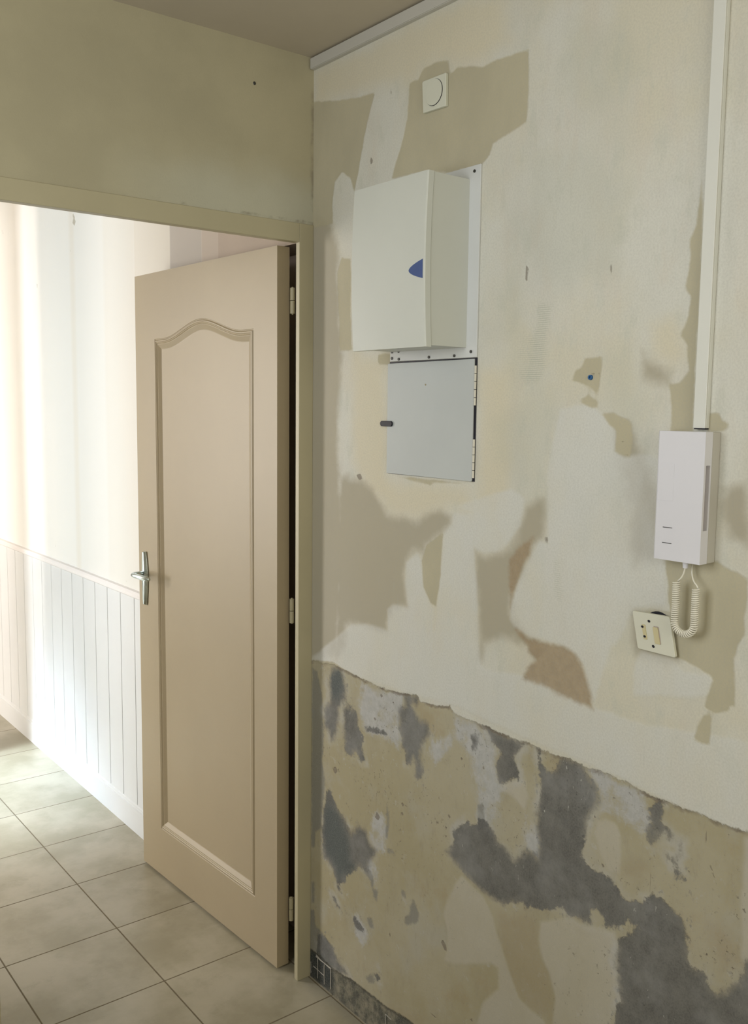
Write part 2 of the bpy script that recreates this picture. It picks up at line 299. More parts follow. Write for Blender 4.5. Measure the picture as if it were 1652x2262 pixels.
  [(-0.827,0.935),(-0.839,0.922),(-0.847,0.895),(-0.859,0.882),(-0.880,0.894),(-0.896,0.931),(-0.921,0.930),(-0.951,0.928),(-0.959,0.914),(-0.976,0.904),(-0.989,0.897),(-0.997,0.873),(-0.991,0.854),(-0.972,0.836),(-0.966,0.820),(-0.964,0.792),(-0.962,0.766),(-0.953,0.748),(-0.960,0.726),(-0.984,0.719),(-1.004,0.725),(-1.017,0.725),(-1.036,0.722),(-1.046,0.704),(-1.054,0.678),(-0.812,0.569),(-0.797,0.653),(-0.807,0.699),(-0.829,0.699),(-0.845,0.694),(-0.843,0.731),(-0.835,0.757),(-0.833,0.786),(-0.843,0.833),(-0.845,0.854),(-0.837,0.889)],
  [(-0.719,0.670),(-0.728,0.670),(-0.755,0.667),(-0.782,0.664),(-0.803,0.696),(-0.841,0.691),(-0.844,0.719),(-0.847,0.740),(-0.957,0.782),(-0.951,0.742),(-0.967,0.730),(-0.989,0.726),(-1.011,0.729),(-1.033,0.729),(-1.044,0.716),(-1.052,0.704),(-1.073,0.701),(-1.100,0.710),(-1.118,0.733),(-1.141,0.737),(-1.158,0.730),(-1.180,0.720),(-1.193,0.703),(-1.198,0.676),(-1.201,0.649),(-1.209,0.636),(-1.230,0.641),(-1.243,0.633),(-1.247,0.618),(-1.259,0.616),(-1.272,0.626),(-1.291,0.647),(-1.304,0.665),(-1.311,0.698),(-1.326,0.711),(-1.335,0.567),(-1.049,0.401),(-1.052,0.476),(-1.062,0.493),(-1.053,0.529),(-1.045,0.562),(-1.049,0.611),(-1.063,0.623),(-1.076,0.636),(-1.099,0.659),(-1.072,0.658),(-1.051,0.639),(-1.041,0.632),(-1.016,0.620),(-1.012,0.643),(-0.993,0.656),(-0.978,0.652),(-0.983,0.614),(-0.969,0.610),(-0.949,0.614),(-0.926,0.604),(-0.910,0.619),(-0.893,0.625),(-0.874,0.612),(-0.837,0.590),(-0.777,0.566),(-0.723,0.546)],
  [(-0.557,0.596),(-0.588,0.624),(-0.582,0.651),(-0.617,0.686),(-0.633,0.704),(-0.638,0.688),(-0.663,0.700),(-0.667,0.717),(-0.687,0.721),(-0.708,0.705),(-0.729,0.683),(-0.761,0.674),(-0.773,0.664),(-0.802,0.694),(-0.813,0.709),(-0.817,0.606),(-0.806,0.592),(-0.769,0.564),(-0.750,0.547),(-0.726,0.548),(-0.693,0.549),(-0.664,0.555),(-0.629,0.565),(-0.598,0.578),(-0.575,0.588)],
  [(-0.078,0.576),(-0.091,0.585),(-0.105,0.573),(-0.132,0.542),(-0.159,0.531),(-0.191,0.503),(-0.223,0.539),(-0.254,0.531),(-0.273,0.507),(-0.303,0.496),(-0.292,0.471),(-0.274,0.453),(-0.268,0.419),(-0.225,0.421),(-0.206,0.401),(-0.180,0.382),(-0.168,0.352),(-0.141,0.333),(-0.155,0.314),(-0.135,0.314),(-0.121,0.349),(-0.100,0.374),(-0.066,0.380),(-0.058,0.453),(-0.064,0.518)],
  [(-0.101,0.290),(-0.117,0.289),(-0.142,0.274),(-0.148,0.267),(-0.129,0.265)],
  [(-0.207,0.274),(-0.225,0.267),(-0.248,0.260),(-0.251,0.250),(-0.225,0.245),(-0.205,0.250)],
  [(-0.295,0.155),(-0.312,0.177),(-0.320,0.156),(-0.312,0.138)],
  [(-1.102,0.893),(-1.112,0.898),(-1.123,0.917),(-1.131,0.918),(-1.134,0.895),(-1.131,0.878),(-1.139,0.874),(-1.151,0.871),(-1.157,0.858),(-1.153,0.855),(-1.146,0.866),(-1.134,0.864),(-1.129,0.847),(-1.116,0.829),(-1.104,0.835),(-1.102,0.849),(-1.111,0.871),(-1.110,0.889)],
  [(-1.145,0.822),(-1.165,0.818),(-1.173,0.833),(-1.174,0.862),(-1.177,0.838),(-1.168,0.814),(-1.172,0.798),(-1.189,0.794),(-1.189,0.789),(-1.172,0.788),(-1.165,0.800),(-1.163,0.812),(-1.151,0.815)],
  [(-0.040,0.144),(-0.068,0.153),(-0.110,0.139),(-0.137,0.115),(-0.191,0.096),(-0.145,0.076),(-0.076,0.071),(-0.033,0.089)],
 ],
 'dim': [
  [(-0.265,0.296),(-0.287,0.303),(-0.293,0.281),(-0.276,0.276)],
  [(-0.447,0.428),(-0.460,0.413),(-0.470,0.398),(-0.464,0.378),(-0.439,0.356),(-0.417,0.352),(-0.416,0.366),(-0.434,0.381),(-0.440,0.408)],
  [(-0.404,0.433),(-0.420,0.433),(-0.420,0.416),(-0.407,0.417)],
  [(-0.291,0.380),(-0.310,0.389),(-0.305,0.362),(-0.291,0.363)],
  [(-0.262,0.130),(-0.295,0.155),(-0.296,0.129),(-0.274,0.118)],
  [(-0.245,0.426),(-0.279,0.429),(-0.291,0.409),(-0.286,0.382),(-0.277,0.403),(-0.251,0.414)],
  [(-0.005,0.907),(-0.026,0.904),(-0.054,0.842),(-0.058,0.782),(-0.062,0.723),(-0.056,0.655),(-0.070,0.602),(-0.064,0.559),(-0.057,0.515),(-0.051,0.463),(-0.023,0.439),(-0.020,0.396),(-0.005,0.390)],
  [(-0.006,0.284),(-0.020,0.290),(-0.021,0.230),(-0.006,0.223)],
  [(0.001,0.199),(-0.021,0.208),(-0.025,0.163),(-0.068,0.157),(-0.110,0.139),(-0.137,0.115),(-0.033,0.063),(0.003,0.084)],
  [(-0.345,0.516),(-0.369,0.522),(-0.374,0.514),(-0.348,0.505)],
  [(-0.340,0.631),(-0.351,0.608),(-0.345,0.543),(-0.337,0.544),(-0.341,0.597)],
  [(-0.661,0.745),(-0.678,0.754),(-0.687,0.718),(-0.668,0.686)],
 ],
 'teal': [
  [(-0.071,0.541),(-0.098,0.550),(-0.132,0.530),(-0.179,0.479),(-0.186,0.421),(-0.212,0.411),(-0.154,0.363),(-0.141,0.341),(-0.121,0.374),(-0.073,0.396),(-0.065,0.476)],
  [(-0.097,0.921),(-0.140,0.935),(-0.154,0.887),(-0.135,0.847),(-0.095,0.845),(-0.088,0.891)],
  [(0.011,0.088),(-0.023,0.097),(-0.112,0.077),(-0.121,0.018),(-0.057,-0.000),(0.010,0.000)],
 ],
 'mark': [
  [(-1.222,0.912),(-1.222,0.894),(-1.225,0.867),(-1.225,0.885)],
  [(-1.227,0.855),(-1.235,0.834),(-1.250,0.806),(-1.242,0.826)],
  [(-1.112,0.822),(-1.113,0.786),(-1.117,0.733),(-1.116,0.769)],
  [(-1.219,0.832),(-1.219,0.814),(-1.221,0.788),(-1.221,0.806)],
  [(-1.286,0.907),(-1.285,0.886),(-1.287,0.855),(-1.288,0.877)],
  [(-0.501,0.174),(-0.522,0.168),(-0.557,0.163),(-0.536,0.169)],
  [(-0.356,0.282),(-0.362,0.291),(-0.363,0.303),(-0.357,0.294)],
  [(-0.350,0.240),(-0.348,0.233),(-0.352,0.228),(-0.354,0.235)],
  [(-0.653,0.227),(-0.660,0.234),(-0.666,0.233),(-0.663,0.227),(-0.657,0.225)],
  [(-0.550,0.368),(-0.559,0.376),(-0.569,0.364),(-0.571,0.352),(-0.564,0.352)],
  [(-0.111,0.656),(-0.124,0.660),(-0.127,0.649),(-0.117,0.638),(-0.107,0.645)],
  [(-0.306,0.925),(-0.324,0.931),(-0.332,0.929),(-0.318,0.921)],
  [(-0.199,1.454),(-0.217,1.457),(-0.226,1.447),(-0.212,1.440)],
  [(-0.967,1.902),(-0.971,1.891),(-0.976,1.873),(-0.973,1.870),(-0.968,1.889)],
  [(-0.761,1.912),(-0.768,1.904),(-0.765,1.878),(-0.760,1.882)],
  [(-0.244,2.223),(-0.253,2.216),(-0.250,2.205),(-0.242,2.209)],
  [(-0.318,2.363),(-0.324,2.353),(-0.322,2.346),(-0.318,2.351)],
  [(-0.646,2.314),(-0.650,2.313),(-0.650,2.310),(-0.647,2.311)],
  [(-1.101,2.297),(-1.111,2.303),(-1.109,2.306),(-1.104,2.302)],
  [(-0.832,1.368),(-0.840,1.369),(-0.842,1.357),(-0.836,1.356)],
  [(-0.301,0.599),(-0.313,0.588),(-0.307,0.578),(-0.292,0.580)],
  [(-0.954,1.694),(-0.955,1.694),(-0.955,1.688),(-0.954,1.688)],
  [(-0.935,1.692),(-0.946,1.692),(-0.946,1.689),(-0.943,1.687),(-0.938,1.689)],
  [(-1.096,1.261),(-1.114,1.265),(-1.122,1.263),(-1.131,1.260),(-1.113,1.259)],
  [(-1.004,1.563),(-1.012,1.564),(-1.022,1.568),(-1.015,1.567)],
  [(-1.017,1.540),(-1.023,1.540),(-1.030,1.544),(-1.024,1.544)],
  [(-0.615,1.876),(-0.614,1.846),(-0.615,1.800),(-0.616,1.830)],
  [(-1.191,0.810),(-1.195,0.812),(-1.196,0.808),(-1.192,0.805)],
  [(-1.264,0.905),(-1.268,0.907),(-1.269,0.903),(-1.265,0.900)],
  [(-1.025,0.890),(-1.030,0.892),(-1.031,0.888),(-1.026,0.885)],
  [(-1.077,0.904),(-1.081,0.906),(-1.082,0.902),(-1.078,0.899)],
  [(-1.064,0.909),(-1.069,0.911),(-1.070,0.907),(-1.066,0.904)],
  [(-0.978,0.791),(-0.983,0.794),(-0.984,0.789),(-0.979,0.786)],
  [(-0.981,0.836),(-0.986,0.839),(-0.987,0.834),(-0.982,0.831)],
  [(-0.995,0.753),(-0.999,0.756),(-1.001,0.752),(-0.996,0.749)],
  [(-1.005,0.745),(-1.009,0.748),(-1.011,0.743),(-1.006,0.740)],
  [(-0.395,0.631),(-0.404,0.635),(-0.405,0.628),(-0.396,0.623)],
  [(-0.526,0.657),(-0.534,0.661),(-0.535,0.654),(-0.527,0.649)],
  [(-0.566,0.687),(-0.574,0.690),(-0.575,0.683),(-0.567,0.679)],
  [(-0.397,0.656),(-0.406,0.659),(-0.407,0.652),(-0.398,0.647)],
  [(-0.283,0.841),(-0.292,0.845),(-0.293,0.837),(-0.284,0.833)],
  [(-0.308,0.910),(-0.317,0.913),(-0.319,0.906),(-0.310,0.901)],
  [(-0.603,0.837),(-0.611,0.840),(-0.612,0.834),(-0.605,0.830)],
  [(-0.673,0.838),(-0.680,0.841),(-0.681,0.834),(-0.674,0.830)],
 ],
 'recess': [
  [(0.020,0.079),(0.002,0.083),(-0.056,0.086),(-0.112,0.077),(-0.200,0.091),(-0.284,0.093),(-0.353,0.094),(-0.434,0.107),(-1.002,0.120),(-1.022,-0.312),(0.018,-0.214)],
 ],
}
CORRIDOR_MARKS = [[(2.654,2.455),(2.613,2.441),(2.621,2.434)],[(1.708,2.387),(1.688,2.381),(1.685,2.361),(1.675,2.352),(1.691,2.335),(1.710,2.352),(1.699,2.366)],[(2.161,2.158),(2.150,2.147),(2.157,2.134)],[(1.742,2.253),(1.732,2.248),(1.738,2.240)],[(1.880,0.934),(1.846,0.943),(1.836,0.932),(1.874,0.929)],[(1.245,0.958),(1.232,0.960),(1.237,0.953)],[(0.736,2.157),(0.726,2.155),(0.729,2.151)],[(2.015,1.021),(1.999,0.997),(2.010,0.999)]]
CREAM = (.615, .59, .485); OFFWHITE = (.63, .63, .575); GREYED = (.57, .57, .52); YELLOWED = (.63, .58, .44); GREENGREY = (.44, .46, .38)
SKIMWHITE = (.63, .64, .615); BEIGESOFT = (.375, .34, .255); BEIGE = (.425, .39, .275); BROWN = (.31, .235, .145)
TAN = (.375, .335, .215); TAN2 = (.42, .385, .28); TANBROWN = (.35, .29, .185); PLASTER = (.49, .50, .51); SKIM = (.50, .475, .41)
DIM = (.21, .21, .19); DARK = (.105, .105, .105); DARK2 = (.165, .165, .16); TEAL = (.055, .075, .085); RECESS = (.08, .08, .065); RECESS2 = (.26, .24, .18)
DOORWALL = (.42, .385, .265); CEIL = (.50, .45, .36); FRAME = (.43, .39, .26); LEAF = (.37, .305, .20)
COR_A = (.72, .72, .69); COR_B = (.76, .74, .70); COR_LILAC = (.46, .42, .38); COR_PINK = (.50, .42, .35); COR_CREAM = (.64, .58, .47)
WAINS = (.66, .67, .67); TILE_A = (.33, .30, .215); TILE_B = (.45, .415, .325); TILE_C = (.26, .235, .16); GROUT = (.17, .14, .09)
BOXW = (.58, .60, .56); PLATEW = (.60, .62, .62); HATCH = (.46, .49, .49); TRUNK = (.66, .67, .63); INTERCOM = (.68, .68, .73)

# ------------------------------------------------------------------ right wall, half stripped and skimmed
def stripped_wall():
    n = N('stripped_plaster'); n.rough(.75); n.b.inputs['Specular IOR Level'].default_value = .2
    big = n.noise(2.2, 5, .6); mid = n.noise(9, 5, .6, stretch=(1, 1, .6)); fine = n.noise(55, 6, .65); grain = n.noise(260, 3, .6)
    edge = n.math('SUBTRACT', n.noise(38, 6, .62), .5); soft = n.math('SUBTRACT', n.noise(11, 6, .6, off=(3, 1, 2)), .5)
    ragged = n.math('SUBTRACT', n.noise(95, 5, .7), .5)
    def mask(name, w_, a_edge=0, a_soft=0, a_rag=0):
        v = n.attr(name)
        if a_edge: v = n.math('MULTIPLY_ADD', edge, a_edge, v)
        if a_soft: v = n.math('MULTIPLY_ADD', soft, a_soft, v)
        if a_rag: v = n.math('MULTIPLY_ADD', ragged, a_rag, v)
        return n.ramp(v, -w_, w_)
    h = n.math('MULTIPLY', fine, .10)
    # upper coat: cream paper residue and chalky filler
    c = n.mix(n.ramp(big, .38, .62), CREAM, OFFWHITE)
    c = n.mix(n.math('MULTIPLY', n.ramp(mid, .42, .68), .45), c, GREYED)
    c = n.mix(n.math('MULTIPLY', n.ramp(n.noise(14, 6, .7, stretch=(1, 1, .35), off=(6, 2, 2)), .48, .70), .35), c, (.60, .545, .46))
    c = n.mix(n.math('MULTIPLY', n.ramp(n.noise(20, 6, .7, stretch=(1, 1, .5), off=(1, 6, 3)), .52, .66), .35), c, (.50, .52, .455))
    c = n.mix(n.math('MULTIPLY', mask('cream', .03, 0, .05), .75), c, YELLOWED)
    c = n.mix(n.math('MULTIPLY', mask('grey', .03, .02, .09), .22), c, GREENGREY)
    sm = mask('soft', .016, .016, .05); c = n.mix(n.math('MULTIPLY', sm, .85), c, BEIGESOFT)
    wm = mask('white', .006, .010, .014); c = n.mix(n.math('MULTIPLY', wm, n.ramp(mid, .25, .7, lo=.35, hi=.75)), c, SKIMWHITE); h = n.math('ADD', h, n.math('MULTIPLY', wm, .5))
    bm_ = mask('beige', .003, .008, .008); c = n.mix(n.math('MULTIPLY', bm_, .92), c, n.mix(n.ramp(mid, .3, .7), BEIGE, sc(BEIGE, 1.12))); h = n.math('SUBTRACT', h, n.math('MULTIPLY', bm_, .6))
    br = mask('brown', .007, .014, .02, .008); c = n.mix(n.math('MULTIPLY', br, .85), c, n.mix(n.ramp(fine, .3, .7), BROWN, sc(BROWN, 1.2)))
    xyz = n.new('ShaderNodeSeparateXYZ'); n.link(n.P, xyz.inputs[0])
    wv = n.math('SINE', n.math('MULTIPLY', n.math('MULTIPLY_ADD', soft, .004, xyz.outputs[2]), 2*math.pi/.0042))
    cm = n.math('MULTIPLY', mask('comb', .008, .03, .02), n.math('MULTIPLY', n.ramp(wv, 0, .9), n.ramp(mid, .35, .6)))
    c = n.mix(n.math('MULTIPLY', cm, .55), c, (.36, .39, .31))
    # lower coat: bare render under the dado line
    lo = n.mix(n.ramp(big, .4, .6), TAN, TAN2); lo = n.mix(n.math('MULTIPLY', n.ramp(mid, .5, .8), .4), lo, sc(TAN, .82))
    lo = n.mix(n.math('MULTIPLY', n.ramp(n.noise(30, 6, .7, off=(5, 5, 5)), .60, .66), .35), lo, PLASTER)
    lo = n.mix(n.math('MULTIPLY', n.ramp(n.noise(5, 5, .65, off=(4, 1, 7)), .5, .68), .5), lo, (.42, .41, .36))
    lo = n.mix(n.math('MULTIPLY', n.ramp(n.noise(7, 6, .65, off=(0, 4, 2)), .55, .72), .45), lo, (.36, .285, .165))
    lo = n.mix(n.math('MULTIPLY', n.ramp(n.noise(45, 5, .75, stretch=(1, 1, .4), off=(0, 5, 2)), .52, .70), .22), lo, (.25, .22, .16))
    tb = mask('tanbrown', .02, .02, .03); lo = n.mix(n.math('MULTIPLY', tb, .5), lo, TANBROWN)
    pl = mask('plaster', .010, .035, .035, .035); pl = n.math('MULTIPLY', pl, n.ramp(n.noise(16, 6, .7, off=(5, 0, 8)), .34, .52, lo=.25)); lo = n.mix(n.math('MULTIPLY', pl, .85), lo, n.mix(n.ramp(fine, .35, .65), PLASTER, sc(PLASTER, .86)))
    sk = mask('skim', .006, .006, .014); lo = n.mix(n.math('MULTIPLY', sk, n.ramp(mid, .25, .7, lo=.4, hi=.72)), lo, SKIM)
    # specks of missing plaster clustered in the rougher areas
    spz = n.math('MULTIPLY', n.ramp(n.noise(85, 5, .8, off=(9, 2, 4)), .60, .64), n.ramp(n.noise(7, 4, .6, off=(1, 7, 4)), .46, .60))
    spz = n.math('MULTIPLY', spz, n.ramp(xyz.outputs[2], .25, .65, lo=.35)); lo = n.mix(n.math('MULTIPLY', spz, .85), lo, (.16, .135, .11))
    di = mask('dim', .005, .014, .012, .014); lo = n.mix(n.math('MULTIPLY', di, .78), lo, DIM)
    vs = n.ramp(n.noise(5, 3, .5, off=(3, 3, 9)), .4, .65)
    dv = n.math('MULTIPLY_ADD', edge, .022, n.math('MULTIPLY_ADD', soft, .016, n.math('MULTIPLY_ADD', ragged, .024, n.attr('dark'))))
    dk = n.mix(vs, n.ramp(dv, -.0035, .0035), n.ramp(dv, -.010, .016)); dk = n.math('MULTIPLY', dk, 1.0)
    spk = n.math('MULTIPLY', n.math('MULTIPLY', n.ramp(n.attr('dark'), -.045, -.004), n.ramp(n.noise(62, 5, .75, off=(0, 9, 2)), .575, .615)), n.ramp(n.noise(9, 3, .5, off=(7, 0, 5)), .45, .58))
    lo = n.mix(n.math('MULTIPLY', spk, .75), lo, DIM)
    vein = n.ramp(n.math('ABSOLUTE', n.math('SUBTRACT', n.noise(17, 7, .7, dist=.6), .5)), .0, .02, hi=1)
    dcol = n.mix(n.ramp(n.noise(20, 8, .75, off=(2, 3, 4)), .36, .66), DARK, DARK2)
    dcol = n.mix(n.math('MULTIPLY', n.ramp(n.noise(6, 5, .6, off=(2, 8, 4)), .48, .68), .55), dcol, (.27, .275, .28))
    dcol = n.mix(n.math('MULTIPLY', n.ramp(grain, .5, .75), .35), dcol, sc(DARK, .5))
    fl = n.math('MULTIPLY', n.ramp(n.noise(75, 3, .6, stretch=(1, 1, .45), dist=1.2, off=(4, 4, 4)), .685, .71), n.ramp(n.noise(10, 2, .5, off=(9, 9, 1)), .45, .6))
    dcol = n.mix(n.math('MULTIPLY', fl, .8), dcol, (.55, .56, .52))
    dcol = n.mix(n.math('MULTIPLY', n.ramp(n.noise(130, 4, .8, stretch=(1, 1, .5)), .66, .72), .55), dcol, (.50, .50, .47))
    dcol = n.mix(n.math('MULTIPLY', mask('teal', .02, .02, .03), .85), dcol, TEAL)
    lo = n.mix(n.math('MULTIPLY', dk, .93), lo, dcol)
    # pale chalky halo outside the dark mortar
    v = n.math('MULTIPLY_ADD', edge, .03, n.attr('dark')); halo = n.math('MULTIPLY', n.ramp(v, -.022, -.004), n.math('SUBTRACT', 1, dk))
    lo = n.mix(n.math('MULTIPLY', n.math('MULTIPLY', halo, n.ramp(n.noise(8, 4, .6, off=(2, 2, 6)), .45, .65)), .5), lo, PLASTER)
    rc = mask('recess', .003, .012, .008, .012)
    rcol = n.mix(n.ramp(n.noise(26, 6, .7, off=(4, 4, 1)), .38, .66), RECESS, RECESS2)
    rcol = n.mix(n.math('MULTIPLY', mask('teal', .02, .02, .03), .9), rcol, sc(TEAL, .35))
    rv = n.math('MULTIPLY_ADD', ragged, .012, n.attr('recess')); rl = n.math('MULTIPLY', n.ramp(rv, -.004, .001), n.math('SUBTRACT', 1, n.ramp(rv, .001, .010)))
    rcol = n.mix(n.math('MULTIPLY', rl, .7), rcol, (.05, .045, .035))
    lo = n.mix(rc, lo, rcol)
    lm = mask('low', .0022, .012, 0, .014); c = n.mix(lm, c, lo)
    hl = n.math('SUBTRACT', n.math('MULTIPLY', n.math('ADD', sk, n.math('MULTIPLY', pl, .5)), .5), n.math('MULTIPLY', n.math('ADD', dk, n.math('ADD', di, rc)), .8))
    hl = n.math('SUBTRACT', hl, n.math('MULTIPLY', spz, .6)); hl = n.math('ADD', hl, n.math('MULTIPLY', fine, .5))
    h = n.math('ADD', h, n.math('MULTIPLY', lm, n.math('SUBTRACT', hl, 1.2)))
    # broken dark line along the step just under the dado line
    v = n.math('MULTIPLY_ADD', edge, .012, n.math('MULTIPLY_ADD', ragged, .014, n.attr('low'))); step_line = n.math('MULTIPLY', n.ramp(v, -.001, .0015), n.math('SUBTRACT', 1, n.ramp(v, .003, .009)))
    c = n.mix(n.math('MULTIPLY', step_line, n.math('MULTIPLY', n.ramp(n.noise(12, 4), .42, .58), .75)), c, (.16, .13, .10))
    mk = mask('mark', .0012, .003, 0, .003); c = n.mix(n.math('MULTIPLY', mk, .72), c, (.17, .14, .11)); h = n.math('SUBTRACT', h, n.math('MULTIPLY', mk, 1.0))
    # scratches left by a scraper comb
    c = n.mix(n.math('MULTIPLY', n.ramp(grain, .35, .70), .20), c, sc(GREYED, .62))
    c = n.mix(n.math('MULTIPLY', n.ramp(n.noise(60, 5, .7, stretch=(1, 1, .12), off=(8, 1, 1)), .60, .75), .18), c, sc(GREYED, .75))
    n.color(c); n.bump(n.math('ADD', h, n.math('MULTIPLY', grain, .06)), .8, .0014)
    return n.m

ys = np.concatenate([np.arange(0, -1.40, -.006), np.arange(-1.40, -3.21, -.2)]); zs = np.arange(0, 2.5169, .006); zs[-1] = 2.5168
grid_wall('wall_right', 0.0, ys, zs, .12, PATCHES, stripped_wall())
# ------------------------------------------------------------------ rest of the shell
H = 2.5168
m_doorwall = paint('old_wallpaper', DOORWALL, .8, .05, 2.5, .35, 300, spec=.15)
m_ceil = paint('ceiling_paint', CEIL, .85, .05, 2, .2, 200, spec=.1)
m_room = paint('plain_wall', (.62, .58, .48), .8, .04, 2, .1, spec=.1)
def plaster_door_wall():
    n = N('door_wall_plaster'); n.rough(.8); n.b.inputs['Specular IOR Level'].default_value = .15
    big = n.noise(2.4, 5, .55); fine = n.noise(240, 4, .65); xyz = n.new('ShaderNodeSeparateXYZ'); n.link(n.P, xyz.inputs[0])
    c = n.mix(n.ramp(big, .38, .64), sc(DOORWALL, .93), sc(DOORWALL, 1.06))
    # greyish filler band above the frame and near the corner
    z = n.math('MULTIPLY_ADD', n.math('SUBTRACT', n.noise(6, 5, .6), .5), .12, xyz.outputs[2])
    band = n.math('SUBTRACT', 1, n.ramp(z, 2.14, 2.26)); xx = n.ramp(xyz.outputs[0], -.65, -.25)
    c = n.mix(n.math('MULTIPLY', n.math('MULTIPLY', band, xx), .5), c, (.52, .53, .45))
    # broken dark line along frame top
    zz = n.math('ABSOLUTE', n.math('SUBTRACT', n.math('MULTIPLY_ADD', n.math('SUBTRACT', n.noise(30, 4, .6), .5), .012, xyz.outputs[2]), 2.103))
    d = n.math('MULTIPLY', n.math('SUBTRACT', 1, n.ramp(zz, .001, .006)), n.ramp(n.noise(14, 4, .6), .42, .62)); d = n.math('MULTIPLY', d, n.ramp(xyz.outputs[0], -.6, -.3))
    c = n.mix(n.math('MULTIPLY', d, .7), c, (.18, .15, .11))
    # uneven darkening along the vertical corner
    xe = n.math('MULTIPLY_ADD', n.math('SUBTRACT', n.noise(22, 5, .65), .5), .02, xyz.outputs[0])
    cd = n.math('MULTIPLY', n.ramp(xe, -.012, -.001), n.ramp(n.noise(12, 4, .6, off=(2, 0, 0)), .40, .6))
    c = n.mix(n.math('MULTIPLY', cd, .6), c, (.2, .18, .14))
    n.color(c); n.bump(n.math('ADD', fine, n.math('MULTIPLY', n.noise(40, 4), .5)), .35, .0008)
    return n.m
tag(obj('wall_door_side', bx(((-1.85, 0, 0), (-.903, .05, H)), ((-.903, 0, 2.097), (0, .05, H))), plaster_door_wall()), kind='structure')
# left wall of the hall, with the window that lights it
WY0, WY1, WZ0, WZ1 = -1.55, -.50, 1.25, 2.38
tag(obj('wall_left', bx(((-1.95, -3.3, 0), (-1.85, WY0, H)), ((-1.95, WY1, 0), (-1.85, .05, H)), ((-1.95, WY0, 0), (-1.85, WY1, WZ0)), ((-1.95, WY0, WZ1), (-1.85, WY1, H))), m_room), kind='structure')
m_white = paint('white_joinery', (.7, .69, .64), .4, .03)
wm = .5*(WY0+WY1)
tag(obj('window_1', bx(((-1.94, WY0, WZ0), (-1.88, WY0+.05, WZ1)), ((-1.94, WY1-.05, WZ0), (-1.88, WY1, WZ1)), ((-1.94, WY0+.05, WZ0), (-1.88, WY1-.05, WZ0+.05)), ((-1.94, WY0+.05, WZ1-.05), (-1.88, WY1-.05, WZ1)), ((-1.93, wm-.03, WZ0+.05), (-1.89, wm+.03, WZ1-.05))), m_white, bevel=.004), kind='structure')
tag(obj('wall_back', bx(((-2.5, -3.3, 0), (.12, -3.2, H))), m_room), kind='structure')
tag(obj('ceiling', bx(((-2.5, -3.3, H), (.12, .05, H+.1))), m_ceil), kind='structure')
# corridor beyond the door
HC = 2.80
tag(obj('ceiling_corridor', bx(((-4.3, .05, HC), (.12, 5.1, HC+.1)), ((-4.3, .05, H), (.12, .06, HC))), m_ceil), kind='structure')
def corridor_plaster():
    n = N('corridor_plaster'); n.rough(.8); n.b.inputs['Specular IOR Level'].default_value = .15
    xyz = n.new('ShaderNodeSeparateXYZ'); n.link(n.P, xyz.inputs[0]); y = xyz.outputs[1]
    yj = n.math('MULTIPLY_ADD', n.math('SUBTRACT', n.noise(9, 4, .6), .5), .006, y)
    c = n.mix(n.ramp(n.noise(1.6, 4, .5, stretch=(1, 1, .25)), .4, .62), COR_A, COR_B)
    def strip(a, b, col, f, w_=.004):
        nonlocal c
        m = n.math('MULTIPLY', n.ramp(yj, a-w_, a+w_), n.math('SUBTRACT', 1, n.ramp(yj, b-w_, b+w_))); c = n.mix(n.math('MULTIPLY', m, f), c, col)
    strip(.608, .831, COR_LILAC, .8); strip(-1, .608, COR_PINK, .8); strip(.831, 1.115, COR_CREAM, .35); strip(1.115, 1.40, COR_CREAM, .2, .02); strip(1.70, 1.75, COR_CREAM, .3, .02)
    mk = n.ramp(n.math('MULTIPLY_ADD', n.math('SUBTRACT', n.noise(90, 4, .7), .5), .014, n.attr('mark')), -.002, .002)
    c = n.mix(n.math('MULTIPLY', mk, .6), c, (.30, .26, .17))
    n.color(c); n.bump(n.noise(80, 4), .2, .0008); return n.m
mc = corridor_plaster()
ys = np.append(np.arange(.5, 3.3, .012), 5.0); zs = np.append(np.arange(0, 2.79, .012), HC)
grid_wall('wall_corridor_right', -.008, ys, zs, .12, {'mark': CORRIDOR_MARKS}, mc)
tag(obj('added_corridor_hollow', bx(((-.008, .05, 2.06), (.12, .5, HC)), ((.10, 0, 0), (.12, .5, 2.06)), ((0, 0, 0), (.10, .05, HC))), paint('added_hollow_plaster', COR_PINK, .8, .05)), kind='structure')  # hollow behind the door leaf, added to keep the hinge slit dark
tag(obj('wall_corridor_left', bx(((-1.4, .05, 0), (-1.3, 1.30, HC)), ((-1.4, 1.30, 2.55), (-1.3, 2.28, HC)), ((-1.4, 2.28, 0), (-1.3, 2.85, HC)), ((-1.4, 2.85, 2.45), (-1.3, 3.75, HC)), ((-1.4, 3.75, 0), (-1.3, 5.0, HC))), m_room), kind='structure')
tag(obj('corridor_light_block', bx(((-1.3, 2.29, 0), (-.43, 2.39, HC))), m_room), kind='structure')  # unseen slab added to cut the daylight's edge on the corridor wall
tag(obj('wall_corridor_end', bx(((-1.4, 5.0, 0), (.12, 5.1, HC))), m_room), kind='structure')
# bright side room with its windows
tag(obj('wall_side_room', bx(((-3.1, .4, 0), (-1.4, .5, HC)), ((-3.1, 4.6, 0), (-1.4, 4.7, HC)),
    ((-3.1, .5, 0), (-3.0, 1.2, HC)), ((-3.1, 2.1, 0), (-3.0, 3.0, HC)), ((-3.1, 4.2, 0), (-3.0, 4.6, HC)), ((-3.1, 1.2, 0), (-3.0, 2.1, .7)), ((-3.1, 1.2, 2.5), (-3.0, 2.1, HC)), ((-3.1, 3.0, 0), (-3.0, 4.2, .4)), ((-3.1, 3.0, 2.5), (-3.0, 4.2, HC))), m_room), kind='structure')
